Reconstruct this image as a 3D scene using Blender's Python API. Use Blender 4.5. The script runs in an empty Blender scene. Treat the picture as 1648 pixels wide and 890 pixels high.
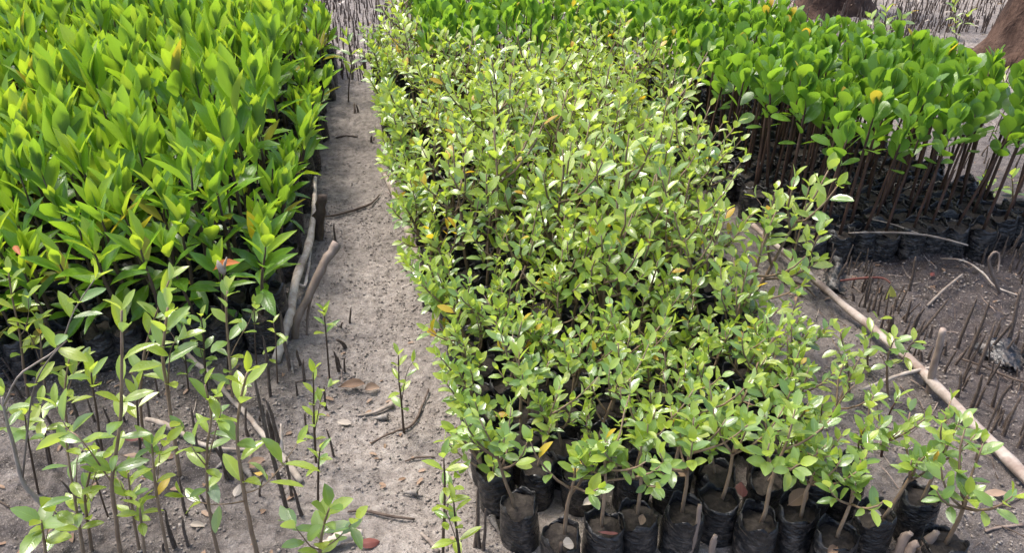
import bpy, bmesh, math, random
import numpy as np
from mathutils import Vector, Matrix

rng = random.Random(7)
nrs = np.random.RandomState(7)
sc = bpy.context.scene
COL = sc.collection
R = math.radians

# ------------------------------------------------------------------ camera, sky, sun, exposure
PW, PH = 1648, 890                      # photograph size, used only to read ground positions
FPX, HORIZON, VPX, CAM_H = 1250.0, -330.0, 560.0, 1.65
CX, CY = PW / 2, PH / 2
PITCH = math.atan((CY - HORIZON) / FPX)
YAW = math.atan((CX - VPX) / FPX * math.cos(PITCH))
FW = Vector((math.sin(YAW) * math.cos(PITCH), math.cos(YAW) * math.cos(PITCH), -math.sin(PITCH)))
RT = Vector((math.cos(YAW), -math.sin(YAW), 0))
UP = RT.cross(FW)
CAM = Vector((0, 0, CAM_H))
cd = bpy.data.cameras.new('camera')
cam = bpy.data.objects.new('camera', cd); COL.objects.link(cam)
cam.matrix_world = Matrix(((RT.x, UP.x, -FW.x, 0), (RT.y, UP.y, -FW.y, 0), (RT.z, UP.z, -FW.z, CAM_H), (0, 0, 0, 1)))
cd.sensor_width = 36; cd.lens = 36 * FPX / PW
cd.clip_start = 0.05; cd.clip_end = 500
sc.camera = cam

SUN_EL, SUN_AZ = R(64), R(-46)          # azimuth measured from +Y towards +X
world = bpy.data.worlds.new('World'); sc.world = world; world.use_nodes = True
wn = world.node_tree.nodes; wl = world.node_tree.links
bg = wn['Background']; sky = wn.new('ShaderNodeTexSky')
sky.sky_type = 'NISHITA'; sky.sun_disc = False; sky.sun_elevation = SUN_EL; sky.sun_rotation = SUN_AZ
sky.dust_density = 4.0; sky.air_density = 0.9; sky.ozone_density = 1.0
wl.new(sky.outputs[0], bg.inputs[0]); bg.inputs[1].default_value = 0.15
sd = bpy.data.lights.new('sun', 'SUN'); sd.energy = 1.5; sd.angle = R(14); sd.color = (1, .965, .90)
sun = bpy.data.objects.new('sun', sd); COL.objects.link(sun)
sdir = Vector((math.sin(SUN_AZ) * math.cos(SUN_EL), math.cos(SUN_AZ) * math.cos(SUN_EL), math.sin(SUN_EL)))
sun.rotation_euler = sdir.to_track_quat('Z', 'Y').to_euler()
sc.view_settings.view_transform = 'Standard'; sc.view_settings.look = 'None'
sc.view_settings.exposure = 1.52; sc.view_settings.gamma = 1
sc.cycles.max_bounces = 8; sc.cycles.transparent_max_bounces = 4
sc.cycles.diffuse_bounces = 4; sc.cycles.glossy_bounces = 2; sc.cycles.transmission_bounces = 4


# ------------------------------------------------------------------ positions
def at(x, y, z=0.0):
    d = FW + RT * ((x - CX) / FPX) + UP * ((CY - y) / FPX)
    return CAM + d * ((z - CAM_H) / d.z)


HF = Vector((math.sin(YAW), math.cos(YAW), 0))


def above(x, y, root, dy=0.0):
    """point in the upright plane through ROOT facing the viewer (moved DY metres deeper) that sits on the ray of a pixel"""
    d = FW + RT * ((x - CX) / FPX) + UP * ((CY - y) / FPX)
    t = ((root - CAM).dot(HF) + dy) / d.dot(HF)
    return CAM + d * t


# ------------------------------------------------------------------ noise and terrain
_perm = np.random.RandomState(3).rand(256, 256)


def vnoise(x, y):
    x = np.asarray(x, float); y = np.asarray(y, float)
    xi = np.floor(x).astype(int); yi = np.floor(y).astype(int)
    fx = x - xi; fy = y - yi
    fx = fx * fx * fx * (fx * (fx * 6 - 15) + 10); fy = fy * fy * fy * (fy * (fy * 6 - 15) + 10)
    g = lambda a, b: _perm[a & 255, b & 255]
    return ((g(xi, yi) * (1 - fx) + g(xi + 1, yi) * fx) * (1 - fy) + (g(xi, yi + 1) * (1 - fx) + g(xi + 1, yi + 1) * fx) * fy) * 2 - 1


def gheight(x, y, fine=True):
    x = np.asarray(x, float); y = np.asarray(y, float)
    z = .022 * vnoise(x * 1.7 + 5, y * 1.7) + .011 * vnoise(x * 5 + 31, y * 5) + .009 * np.abs(vnoise(x * 13, y * 13 + 9))
    rt = np.clip((x - 1.55) / .35, 0, 1)
    z = z + rt * (.014 * vnoise(x * 8 + 77, y * 8) + .012 * np.abs(vnoise(x * 17, y * 17 + 40)))
    if fine:
        lump = np.clip(vnoise(x * 2.1 + 90, y * 2.1 + 14) * .8 + .55, .15, 1.0)
        z = z + lump * (.013 * np.abs(vnoise(x * 27, y * 27)) + .009 * np.abs(vnoise(x * 52 + 3, y * 52)) + .003 * vnoise(x * 100 + 3, y * 100))
    near = np.clip(1.6 - np.hypot(x - .5, y - 3) / 12, 0, 1)
    return z * near


def gz(x, y): return float(gheight(x, y, False)) + .004


def on_ground(px, py, dz=0.0):
    p = at(px, py, 0)
    for _ in range(3): p = at(px, py, gz(p.x, p.y))
    return Vector((p.x, p.y, gz(p.x, p.y) + dz))


# ------------------------------------------------------------------ materials
MATS = {}


class NT:
    def __init__(s, name):
        s.m = bpy.data.materials.new(name); s.m.use_nodes = True
        s.n = s.m.node_tree.nodes; s.l = s.m.node_tree.links
        s.p = s.n['Principled BSDF']; s.out = s.n['Material Output']; MATS[name] = s.m

    def new(s, t, **k):
        n = s.n.new(t)
        for a, v in k.items(): setattr(n, a, v)
        return n

    def link(s, a, b): s.l.new(a, b)

    def val(s, sock, v):
        if hasattr(v, 'is_linked') or hasattr(v, 'links'): s.l.new(v, sock)
        else: sock.default_value = v

    def noise(s, scale, detail=4, rough=.6, vec=None, stretch=None):
        n = s.new('ShaderNodeTexNoise'); n.inputs['Scale'].default_value = scale
        n.inputs['Detail'].default_value = detail; n.inputs['Roughness'].default_value = rough
        v = vec or s.obj()
        if stretch:
            m = s.new('ShaderNodeMapping'); m.inputs['Scale'].default_value = stretch; s.link(v, m.inputs[0]); v = m.outputs[0]
        s.link(v, n.inputs['Vector']); return n.outputs['Fac']

    def obj(s):
        if not hasattr(s, 'tc'): s.tc = s.new('ShaderNodeTexCoord')
        return s.tc.outputs['Object']

    def pos(s):
        if not hasattr(s, 'geo'): s.geo = s.new('ShaderNodeNewGeometry')
        return s.geo.outputs['Position']

    def ramp(s, fac, stops, interp='LINEAR'):
        r = s.new('ShaderNodeValToRGB'); s.link(fac, r.inputs[0]); e = r.color_ramp.elements
        r.color_ramp.interpolation = interp
        while len(e) < len(stops): e.new(.5)
        for k, (p, c) in enumerate(stops):
            e[k].position = p; e[k].color = (*c, 1) if len(c) == 3 else c
        return r.outputs[0]

    def mix(s, f, a, b, mode='MIX'):
        m = s.new('ShaderNodeMix', data_type='RGBA', blend_type=mode)
        s.val(m.inputs[0], f)
        for i, v in ((6, a), (7, b)):
            if hasattr(v, 'links'): s.link(v, m.inputs[i])
            else: m.inputs[i].default_value = (*v, 1)
        return m.outputs[2]

    def math(s, op, a, b=0.0, c=None):
        m = s.new('ShaderNodeMath', operation=op); s.val(m.inputs[0], a); s.val(m.inputs[1], b)
        if c is not None: s.val(m.inputs[2], c)
        return m.outputs[0]

    def maprange(s, v, a, b, c=0., d=1.):
        m = s.new('ShaderNodeMapRange'); s.link(v, m.inputs[0])
        for i, x in enumerate((a, b, c, d)): m.inputs[i + 1].default_value = x
        return m.outputs[0]

    def bump(s, h, strength=.5, dist=.01, prev=None):
        b = s.new('ShaderNodeBump'); b.inputs['Strength'].default_value = strength; b.inputs['Distance'].default_value = dist
        s.link(h, b.inputs['Height'])
        if prev is not None: s.link(prev, b.inputs['Normal'])
        return b.outputs[0]


def mat_leaf(name, cols, trans, rough=.34, under=(.16, .22, .09), tf=.4, blotch=.0, spec=.5):
    s = NT(name)
    oi = s.new('ShaderNodeObjectInfo'); at_ = s.new('ShaderNodeAttribute', attribute_name='rnd')
    rnd = s.math('FRACT', s.math('ADD', oi.outputs['Random'], at_.outputs['Fac']))
    base = s.ramp(rnd, [(k / (len(cols) - 1), c) for k, c in enumerate(cols)])
    uv = s.new('ShaderNodeUVMap'); sep = s.new('ShaderNodeSeparateXYZ'); s.link(uv.outputs[0], sep.inputs[0])
    u, v = sep.outputs[0], sep.outputs[1]
    mid = s.math('ABSOLUTE', s.math('SUBTRACT', u, .5))
    rib = s.maprange(mid, .0, .05, 1, 0)
    # slanting side veins
    vv = s.math('SINE', s.math('MULTIPLY', s.math('SUBTRACT', v, s.math('MULTIPLY', mid, .55)), 62.0))
    vein = s.math('MULTIPLY', s.maprange(vv, .55, 1, 0, 1), .16)
    c1 = s.mix(s.math('MAXIMUM', s.math('MULTIPLY', rib, .5), vein), base, tuple(min(1, x * 1.5 + .05) for x in cols[len(cols) // 2]))
    # broad tonal drift within a leaf, and between leaves of one place
    n = s.noise(9.0, 3, .6, vec=s.pos())
    c2 = s.mix(s.maprange(n, .35, .7, 0, .45), c1, tuple(x * .55 for x in cols[0]))
    if blotch:
        b = s.noise(70.0, 3, .7, vec=s.pos())
        c2 = s.mix(s.maprange(b, .62, .72, 0, blotch), c2, (.16, .10, .035))
    bf = s.new('ShaderNodeNewGeometry').outputs['Backfacing']
    c3 = s.mix(s.math('MULTIPLY', bf, .75), c2, under)
    s.link(c3, s.p.inputs['Base Color'])
    rr = s.math('ADD', s.math('MULTIPLY', s.noise(25, 2, .5, vec=s.pos()), .22), rough - .10)
    rr = s.math('ADD', rr, s.math('MULTIPLY', bf, .25))
    s.link(rr, s.p.inputs['Roughness']); s.p.inputs['Specular IOR Level'].default_value = spec
    h = s.math('ADD', s.math('MULTIPLY', rib, -.8), s.math('MULTIPLY', vein, -1.2))
    nrm = s.bump(h, .35, .002); s.link(nrm, s.p.inputs['Normal'])
    tr = s.new('ShaderNodeBsdfTranslucent')
    tcol = s.mix(.55, s.mix(1.0, base, (2.75, 2.75, 1.1), 'MULTIPLY'), trans)
    s.link(tcol, tr.inputs[0])
    mx = s.new('ShaderNodeMixShader'); mx.inputs[0].default_value = tf
    s.link(s.p.outputs[0], mx.inputs[1]); s.link(tr.outputs[0], mx.inputs[2]); s.link(mx.outputs[0], s.out.inputs[0])
    return s.m


def mat_rough(name, cols, scale=20, rough=.8, bump=.4, dist=.004, stretch=None, spots=None, spec=.3):
    s = NT(name)
    oi = s.new('ShaderNodeObjectInfo')
    n = s.noise(scale, 5, .65, stretch=stretch)
    c = s.ramp(n, [(.28 + .44 * k / (len(cols) - 1), c) for k, c in enumerate(cols)])
    c = s.mix(s.maprange(oi.outputs['Random'], 0, 1, 0, .5), c, tuple(x * .5 for x in cols[0]))
    if spots:
        m = s.noise(scale * .35, 4, .7, stretch=stretch); c = s.mix(s.maprange(m, .5, .62, 0, .8), c, spots)
    s.link(c, s.p.inputs['Base Color']); s.p.inputs['Roughness'].default_value = rough
    s.p.inputs['Specular IOR Level'].default_value = spec
    s.link(s.bump(n, bump, dist), s.p.inputs['Normal'])
    return s.m


def mat_mud():
    s = NT('mud'); P = s.pos()
    sep = s.new('ShaderNodeSeparateXYZ'); s.link(P, sep.inputs[0])
    big = s.noise(1.6, 4, .6, vec=P); med = s.noise(11, 5, .65, vec=P); fin = s.noise(85, 4, .7, vec=P); gr = s.noise(260, 2, .7, vec=P)
    cl = s.noise(34, 5, .7, vec=P)
    dry = s.ramp(cl, [(.30, (.10, .083, .072)), (.42, (.215, .183, .16)), (.58, (.315, .276, .244)), (.74, (.42, .378, .338))])
    wet = s.ramp(med, [(.30, (.020, .0145, .013)), (.55, (.046, .034, .031)), (.75, (.095, .075, .069))])  # wet mud colour, on the right also carrying painted shade
    wet = s.mix(s.maprange(cl, .46, .64, 0, .6), wet, (.095, .075, .068))
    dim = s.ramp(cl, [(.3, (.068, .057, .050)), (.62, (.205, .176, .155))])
    c = s.mix(s.maprange(big, .44, .68, 0, .7), dry, dim)
    x = s.math('ADD', sep.outputs[0], s.math('MULTIPLY', s.math('SUBTRACT', big, .5), 1.1))
    far = s.maprange(sep.outputs[1], 3.0, 4.2, 1, 0)
    wet_shade = s.math('MULTIPLY', s.math('ADD', s.maprange(x, .95, 1.25, 0, .55), s.maprange(x, 1.5, 1.95, 0, .45)), far)  # right side darkened: wet mud, with shade painted into the colour too
    fl = s.math('MULTIPLY', s.maprange(x, -.22, -.55, 0, 1), s.maprange(sep.outputs[1], 2.9, 2.1, 0, 1))
    wet_shade = s.math('MAXIMUM', wet_shade, s.math('MULTIPLY', fl, s.maprange(med, .38, .66, .95, .40)))
    c = s.mix(wet_shade, c, wet)
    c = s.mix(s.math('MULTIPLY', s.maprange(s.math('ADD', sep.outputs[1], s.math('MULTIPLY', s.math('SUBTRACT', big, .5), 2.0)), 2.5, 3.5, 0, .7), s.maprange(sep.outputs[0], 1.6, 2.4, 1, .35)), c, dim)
    speck = s.maprange(gr, .60, .70, 0, .7); c = s.mix(speck, c, (.42, .375, .33))
    dk = s.maprange(gr, .37, .28, 0, .6); c = s.mix(dk, c, (.026, .020, .018))
    s.link(c, s.p.inputs['Base Color'])
    s.link(s.maprange(wet_shade, 0, 1, .9, .5), s.p.inputs['Roughness']); s.p.inputs['Specular IOR Level'].default_value = .35
    b = s.bump(cl, 1.0, .018); b = s.bump(fin, .9, .010, b); b = s.bump(gr, .7, .004, b); s.link(b, s.p.inputs['Normal'])
    return s.m


def mat_bag():
    s = NT('black_plastic')
    n = s.noise(60, 4, .6, stretch=(1, 1, 2.6)); d = s.noise(22, 4, .7); oi = s.new('ShaderNodeObjectInfo')
    c = s.mix(s.maprange(d, .52, .75, 0, .55), (.006, .007, .009), (.042, .037, .034))
    sp = s.new('ShaderNodeSeparateXYZ'); s.link(s.obj(), sp.inputs[0]); mud = s.noise(48, 5, .75, vec=s.pos())
    c = s.mix(s.math('MULTIPLY', s.maprange(mud, .47, .60, 0, .75), s.maprange(sp.outputs[2], .16, .02, .12, 1)), c, (.13, .108, .092))
    s.link(c, s.p.inputs['Base Color']); s.link(s.maprange(d, .4, .7, .26, .6), s.p.inputs['Roughness'])
    w = s.noise(26, 3, .55, stretch=(1, 1, 2.2)); dg = s.noise(38, 2, .5, vec=s.pos())
    b = s.bump(w, .9, .012); b = s.bump(dg, .5, .006, b); b = s.bump(n, .6, .005, b); s.link(b, s.p.inputs['Normal'])
    return s.m


mat_mud(); mat_bag()
mat_leaf('pointed_leaf', [(.070, .175, .015), (.112, .24, .019), (.16, .29, .022)], (.42, .58, .03), .28, tf=.36, blotch=.3)
mat_leaf('pointed_leaf_young', [(.155, .285, .020), (.205, .325, .024), (.26, .345, .026)], (.50, .62, .035), .29, tf=.36)
mat_leaf('pointed_leaf_old', [(.22, .22, .02), (.30, .24, .025), (.13, .2, .02)], (.5, .42, .03), .4, blotch=.7)
mat_leaf('bushy_leaf', [(.110, .200, .050), (.165, .262, .058), (.215, .31, .064)], (.43, .56, .08), .21, under=(.34, .42, .28), tf=.34, blotch=.22, spec=.95)
mat_leaf('bushy_leaf_young', [(.215, .305, .042), (.26, .345, .048), (.315, .375, .052)], (.50, .60, .06), .25, under=(.34, .42, .24), tf=.36, spec=.9)
mat_leaf('bushy_leaf_yellow', [(.35, .28, .02), (.42, .30, .02), (.45, .24, .02)], (.6, .48, .03), .4, under=(.4, .35, .14), blotch=.5)
mat_leaf('round_leaf', [(.070, .155, .022), (.105, .21, .027), (.14, .25, .030)], (.32, .51, .04), .28, blotch=.35, under=(.10, .2, .04))
mat_leaf('round_leaf_young', [(.10, .21, .014), (.14, .25, .016), (.18, .28, .02)], (.34, .52, .03), .36, under=(.14, .25, .06))
mat_leaf('dead_brown_leaf', [(.17, .10, .06), (.25, .16, .10), (.30, .21, .15)], (.3, .18, .08), .7, under=(.26, .2, .15), tf=.12, blotch=.4)
mat_leaf('dead_red_leaf', [(.16, .045, .035), (.20, .06, .045)], (.4, .08, .04), .55, under=(.28, .1, .07), tf=.15, blotch=.4)
mat_leaf('dead_yellow_leaf', [(.48, .32, .05), (.5, .34, .07)], (.6, .4, .05), .5, under=(.5, .36, .1), tf=.25, blotch=.2)
mat_leaf('orange_leaf', [(.40, .12, .03), (.44, .14, .04)], (.5, .16, .03), .42, under=(.5, .17, .05), tf=.35)
mat_leaf('pale_leaf', [(.32, .27, .22), (.42, .36, .30)], (.5, .45, .4), .6, under=(.55, .5, .45), tf=.1)
mat_rough('brown_stem', [(.14, .09, .055), (.24, .165, .105), (.33, .25, .175)], 45, .75, .5, .002, (1, 1, .35))
mat_rough('dark_stem', [(.045, .030, .021), (.095, .064, .044), (.15, .112, .08)], 45, .7, .4, .002, (1, 1, .35))
mat_rough('red_stem', [(.042, .023, .017), (.090, .048, .034), (.14, .085, .062)], 45, .65, .4, .002, (1, 1, .35))
mat_rough('green_stem', [(.12, .13, .04), (.17, .15, .05), (.15, .09, .04)], 40, .6, .3, .002)
mat_rough('peg_bark', [(.052, .036, .027), (.115, .082, .062), (.20, .155, .12)], 60, .85, .8, .004, (1, 1, .5), spots=(.16, .13, .11))
mat_rough('grey_wood', [(.16, .125, .10), (.30, .25, .205), (.43, .37, .32)], 24, .85, .7, .004, (1, 1, .3), spots=(.13, .10, .08))
mat_rough('pale_wood', [(.28, .225, .18), (.42, .36, .30), (.55, .49, .43)], 30, .8, .6, .003, (1, 1, .3), spots=(.22, .16, .12))
mat_rough('tan_wood', [(.15, .11, .085), (.27, .205, .165), (.40, .325, .27)], 22, .82, .7, .005, (1, 1, .3), spots=(.15, .10, .075))
mat_rough('pole_wood', [(.24, .19, .155), (.40, .335, .285), (.55, .48, .42)], 22, .82, .7, .005, (1, 1, .3), spots=(.20, .14, .11))
mat_rough('dark_wood', [(.04, .028, .02), (.085, .06, .045), (.14, .105, .08)], 30, .85, .7, .004, (1, 1, .4))
mat_rough('tree_bark', [(.020, .011, .008), (.068, .038, .026), (.135, .082, .058)], 9, .95, 1, .05, (1, 1, .45), spots=(.10, .062, .045))
mat_rough('soil', [(.014, .011, .009), (.034, .027, .022), (.07, .057, .047)], 60, .9, 1, .006)
mat_rough('shell', [(.11, .09, .075), (.21, .185, .16), (.33, .30, .27)], 55, .7, .5, .002)
mat_rough('crumb', [(.15, .125, .108), (.25, .215, .185), (.38, .335, .295)], 40, .95, .4, .003)
mat_rough('litter', [(.20, .16, .12), (.42, .38, .33), (.6, .57, .52)], 6, .7, .2, .002)
mat_rough('tan_rim', [(.35, .2, .07), (.5, .3, .1)], 20, .6, .3, .003)
mat_leaf('hanging_pale_leaf', [(.36, .37, .09), (.42, .42, .12)], (.55, .58, .12), .4, under=(.42, .42, .15), tf=.35)
mat_rough('red_stalk', [(.075, .022, .016), (.13, .038, .026)], 30, .5, .2, .001)


# ------------------------------------------------------------------ mesh helpers
class MB:
    def __init__(s): s.v = []; s.f = []; s.uv = []; s.mi = []; s.has_uv = False

    def add(s, verts, faces, uvs=None, mi=0):
        b = len(s.v); s.v += verts
        s.f += [tuple(i + b for i in f) for f in faces]
        s.uv += uvs if uvs else [(0.5, 0.5)] * len(verts)
        s.mi += [mi] * len(faces)
        return s

    def tube(s, pts, rad, seg=7, rough=0.0, caps=True, mi=0, seed=0):
        q = random.Random(seed); n = len(pts); V = []; F = []
        pts = [Vector(p) for p in pts]
        if not hasattr(rad, '__len__'): rad = [rad] * n
        a = None
        for i, p in enumerate(pts):
            d = (pts[min(i + 1, n - 1)] - pts[max(i - 1, 0)]).normalized()
            if a is None: a = d.orthogonal().normalized()
            a = (a - d * a.dot(d)).normalized(); b = d.cross(a)
            for k in range(seg):
                t = 2 * math.pi * k / seg; r = rad[i] * (1 + rough * (q.random() * 2 - 1))
                V.append(tuple(p + (a * math.cos(t) + b * math.sin(t)) * r))
        for i in range(n - 1):
            for k in range(seg):
                k2 = (k + 1) % seg
                F.append((i * seg + k, i * seg + k2, (i + 1) * seg + k2, (i + 1) * seg + k))
        if caps: F += [tuple(range(seg - 1, -1, -1)), tuple(range((n - 1) * seg, n * seg))]
        return s.add(V, F, None, mi)

    def mesh(s, name, mats, smooth=True):
        me = bpy.data.meshes.new(name); me.from_pydata(s.v, [], s.f)
        if not isinstance(mats, (list, tuple)): mats = [mats]
        for m in mats: me.materials.append(MATS[m])
        lay = me.uv_layers.new(name='UVMap')
        li = np.empty(len(me.loops), int); me.loops.foreach_get('vertex_index', li)
        lay.data.foreach_set('uv', np.asarray(s.uv, float)[li].ravel())
        me.polygons.foreach_set('use_smooth', [smooth] * len(s.f))
        me.polygons.foreach_set('material_index', s.mi)
        me.update(); return me


def put(name, me, parent=None, M=None, kind=None):
    o = bpy.data.objects.new(name, me)
    if parent is not None: o.parent = parent
    if M is not None: o.matrix_basis = M
    COL.objects.link(o)
    if kind: o['kind'] = kind
    return o


def tag(o, label, cat, group=None):
    o['label'] = label; o['category'] = cat
    if group: o['group'] = group
    return o


def thing(name, label, cat, loc=(0, 0, 0), rz=0.0, group=None, M=None):
    return tag(put(name, None, None, M if M is not None else Matrix.Translation(loc) @ Matrix.Rotation(rz, 4, 'Z')), label, cat, group)


def leaf_geo(width, shape, fold=.25, curl=.15, nv=6, nu=4, wave=0.0, petiole=.08, twist=0.0, seed=0):
    """a unit-long leaf along +Y, face up +Z"""
    q = random.Random(seed); V = []; F = []; U = []
    ts = [0] + [petiole + (1 - petiole) * (0.5 - 0.5 * math.cos(math.pi * (k / (nv - 1)) ** .95)) for k in range(nv)]
    for i, t in enumerate(ts):
        tt = max(0, (t - petiole) / (1 - petiole))
        if shape == 'pointed': w = math.sin(math.pi * min(1, tt) ** .92) ** .9
        elif shape == 'oval': w = math.sin(math.pi * min(1, tt) ** 1.0) ** .72
        else: w = max(0, math.sin(math.pi * min(1, tt) ** 1.45)) ** .58
        w = max(w, .05 if i < len(ts) - 1 else .015) * width / 2
        for k in range(nu + 1):
            s_ = -1 + 2 * k / nu
            z = abs(s_) * w * fold * 2 - curl * t * t + wave * math.sin(t * 9 + s_ * 2 + seed) * abs(s_)
            x = s_ * w + twist * t * t
            V.append((x, t * (1 - .12 * abs(curl)), z)); U.append((.5 + s_ * .5, tt))
    for i in range(len(ts) - 1):
        for k in range(nu):
            a = i * (nu + 1) + k; F.append((a, a + 1, a + nu + 2, a + nu + 1))
    return V, F, U


def leaf_mesh(name, mat, *a, **k):
    V, F, U = leaf_geo(*a, **k); return MB().add(V, F, U).mesh(name, mat)


def orient(pos, d, n=Vector((0, 0, 1)), s=1.0, sx=1.0):
    y = Vector(d).normalized(); x = y.cross(n)
    if x.length < 1e-4: x = y.orthogonal()
    x.normalize(); z = x.cross(y)
    return Matrix(((x.x * s * sx, y.x * s, z.x * s, pos[0]), (x.y * s * sx, y.y * s, z.y * s, pos[1]), (x.z * s * sx, y.z * s, z.z * s, pos[2]), (0, 0, 0, 1)))


def leafset(prefix, mats, n, width, shape, flat=1.0, **k):
    return {m: [leaf_mesh(prefix, m, width * (1 + .16 * math.sin(i * 2.3)), shape, fold=flat * (.12 + .1 * (i % 3)), curl=.06 + .09 * (i % 4),
                          wave=.012 * (i % 2), twist=.05 * ((i % 3) - 1), seed=i, **k) for i in range(n)] for m in mats}


LP = leafset('pointed_leaf', ['pointed_leaf', 'pointed_leaf_young', 'pointed_leaf_old', 'orange_leaf'], 5, .34, 'pointed', nv=6, nu=4)
LB = leafset('bushy_leaf', ['bushy_leaf', 'bushy_leaf_young', 'bushy_leaf_yellow'], 5, .46, 'oval', flat=.8, nv=6, nu=2, petiole=.09)
LW = leafset('narrow_leaf', ['bushy_leaf', 'bushy_leaf_young', 'bushy_leaf_yellow'], 5, .36, 'oval', nv=7, nu=4, petiole=.06)
LR = leafset('round_leaf', ['round_leaf', 'round_leaf_young', 'bushy_leaf_yellow'], 5, .58, 'round', flat=.25, nv=7, nu=2, petiole=.12)


# ------------------------------------------------------------------ growing bags
def bag_mesh(seed, rad, hgt, seg=26):
    q = random.Random(seed); ph = [q.random() * 6.28 for _ in range(8)]
    zs = [0, .03, .12, .25, .36, .47, .58, .68, .78, .86, .93, 1.0]
    V = []; F = []
    for i, t in enumerate(zs):
        for k in range(seg):
            a = 2 * math.pi * k / seg
            r = rad * (.93 + .07 * math.sin(math.pi * min(1, t * 1.1)))
            r *= 1 + .045 * math.sin(2 * a + ph[0] + t) + .032 * math.sin(3 * a + ph[1] + t * 2) + .018 * math.sin(5 * a + ph[2] - t * 5)
            r *= 1 + (.016 * math.sin(t * 17 + 3.5 * math.sin(a + ph[3]) + ph[4]) * math.sin(a * 1.5 + ph[5]) + .014 * math.sin(t * 9 + 4 * a + ph[6])) * (t > .04)
            r *= 1 + .02 * (q.random() - .5)
            if t > .9: r *= 1 + (t - .9) * (.9 * math.sin(2 * a + ph[5]) + .6 * math.sin(5 * a + ph[6]) + .35 * math.sin(9 * a + ph[1]))
            if i == 0: r *= .86
            z = t * hgt
            if t > .8: z += (t - .8) / .2 * hgt * (.075 * math.sin(2 * a + ph[7]) + .05 * math.sin(5 * a + ph[3]) + .05 * (q.random() - .5))
            V.append((r * math.cos(a), r * math.sin(a), z))
    n = len(zs)
    for t in (.955, .80):                                            # the inner face of the rim
        for k in range(seg):
            x, y, z = V[(n - 1) * seg + k]; V.append((x * .965, y * .965, z - (1 - t) * hgt))
    for i in range(n + 1):
        for k in range(seg):
            k2 = (k + 1) % seg; F.append((i * seg + k, i * seg + k2, (i + 1) * seg + k2, (i + 1) * seg + k))
    F.append(tuple(range(seg - 1, -1, -1)))
    return MB().add(V, F).mesh('grow_bag', 'black_plastic')


def soil_mesh(seed, rad, z):
    q = random.Random(seed); V = [(0, 0, z + .006)]; F = []; seg = 16
    for j, f in enumerate((.3, .62, .99)):
        for k in range(seg):
            a = 2 * math.pi * k / seg; V.append((f * rad * math.cos(a), f * rad * math.sin(a), z + .012 * (q.random() - .5) - (.004 if j == 2 else 0)))
    for k in range(seg):
        k2 = (k + 1) % seg; F.append((0, 1 + k, 1 + k2))
        for j in (0, 1): F.append((1 + j * seg + k, 1 + (j + 1) * seg + k, 1 + (j + 1) * seg + k2, 1 + j * seg + k2))
    return MB().add(V, F).mesh('soil', 'soil')


BAG = {}
for kind, rad, h in (('left', .063, .155), ('mid', .051, .15), ('right', .060, .14)):
    BAG[kind] = ([bag_mesh(k + 10 * len(kind), rad, h * (1 + .05 * (k % 3 - 1))) for k in range(6)],
                 [soil_mesh(k, rad * .96, h * .86) for k in range(3)], h)


# ------------------------------------------------------------------ seedlings: recipes of stem meshes and leaf positions
def dirv(az, el): return Vector((math.cos(az) * math.cos(el), math.sin(az) * math.cos(el), math.sin(el)))


def pick(q, table):
    r = q.random(); acc = 0
    for m, p in table:
        acc += p
        if r < acc: return m
    return table[-1][0]


def proto_left(seed, H=None, spread=0):
    q = random.Random(seed); z0 = .13; H = H or q.uniform(.47, .56); mb = MB()
    lx, ly = q.uniform(-.03, .03), q.uniform(-.03, .03)
    f = lambda z: Vector((lx * (z / H) ** 1.5 + .004 * math.sin(z * 25 + seed), ly * (z / H) ** 1.5, z))
    zt = [z0 - .02, .2, .28, .34, .37, .43, H + .02]
    mb.tube([f(z) for z in zt], [.0065, .0062, .006, .0055, .0042, .0036, .0022], 6, .12)
    L = []; n = q.randint(6, 7); z = H; az = q.uniform(0, 6.28)
    gaps = [.0, .014, .028, .040, .048, .046, .04]
    els = [87, 82, 76, 69, 56, 30, 0]
    lens = [.10, .138, .152, .156, .152, .142, .124]
    for k in range(n):
        z -= gaps[k] * q.uniform(.9, 1.2); az += math.pi / 2 + q.uniform(-.3, .3)
        for sgn in (0, math.pi):
            if k > 3 and q.random() < .22: continue
            a = az + sgn + q.uniform(-.25, .25); el = R(els[k] - spread * min(1, k / 2) + q.uniform(-9, 7))
            m = pick(q, [('pointed_leaf_young', .75), ('pointed_leaf', .25)]) if k < 2 else pick(q, [('pointed_leaf', .74), ('pointed_leaf_young', .24), ('pointed_leaf_old', .02)])
            if k >= 4: m = pick(q, [('pointed_leaf', .86), ('pointed_leaf_young', .09), ('pointed_leaf_old', .05)])
            d = dirv(a, el); up = Vector((-d.x * d.z, -d.y * d.z, 1 - d.z * d.z)); 
            up = (up + Vector((q.uniform(-.3, .3), q.uniform(-.3, .3), 0))).normalized()
            L.append((LP[m][q.randrange(5)], orient(f(z), d, up, lens[k] * q.uniform(.85, 1.12))))
    d = dirv(q.uniform(0, 6), R(86)); L.append((LP['pointed_leaf_young'][0], orient(f(H), d, Vector((1, 0, 0)), .07, .35)))
    return mb.mesh('seedling_stem', 'dark_stem'), L


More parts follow.
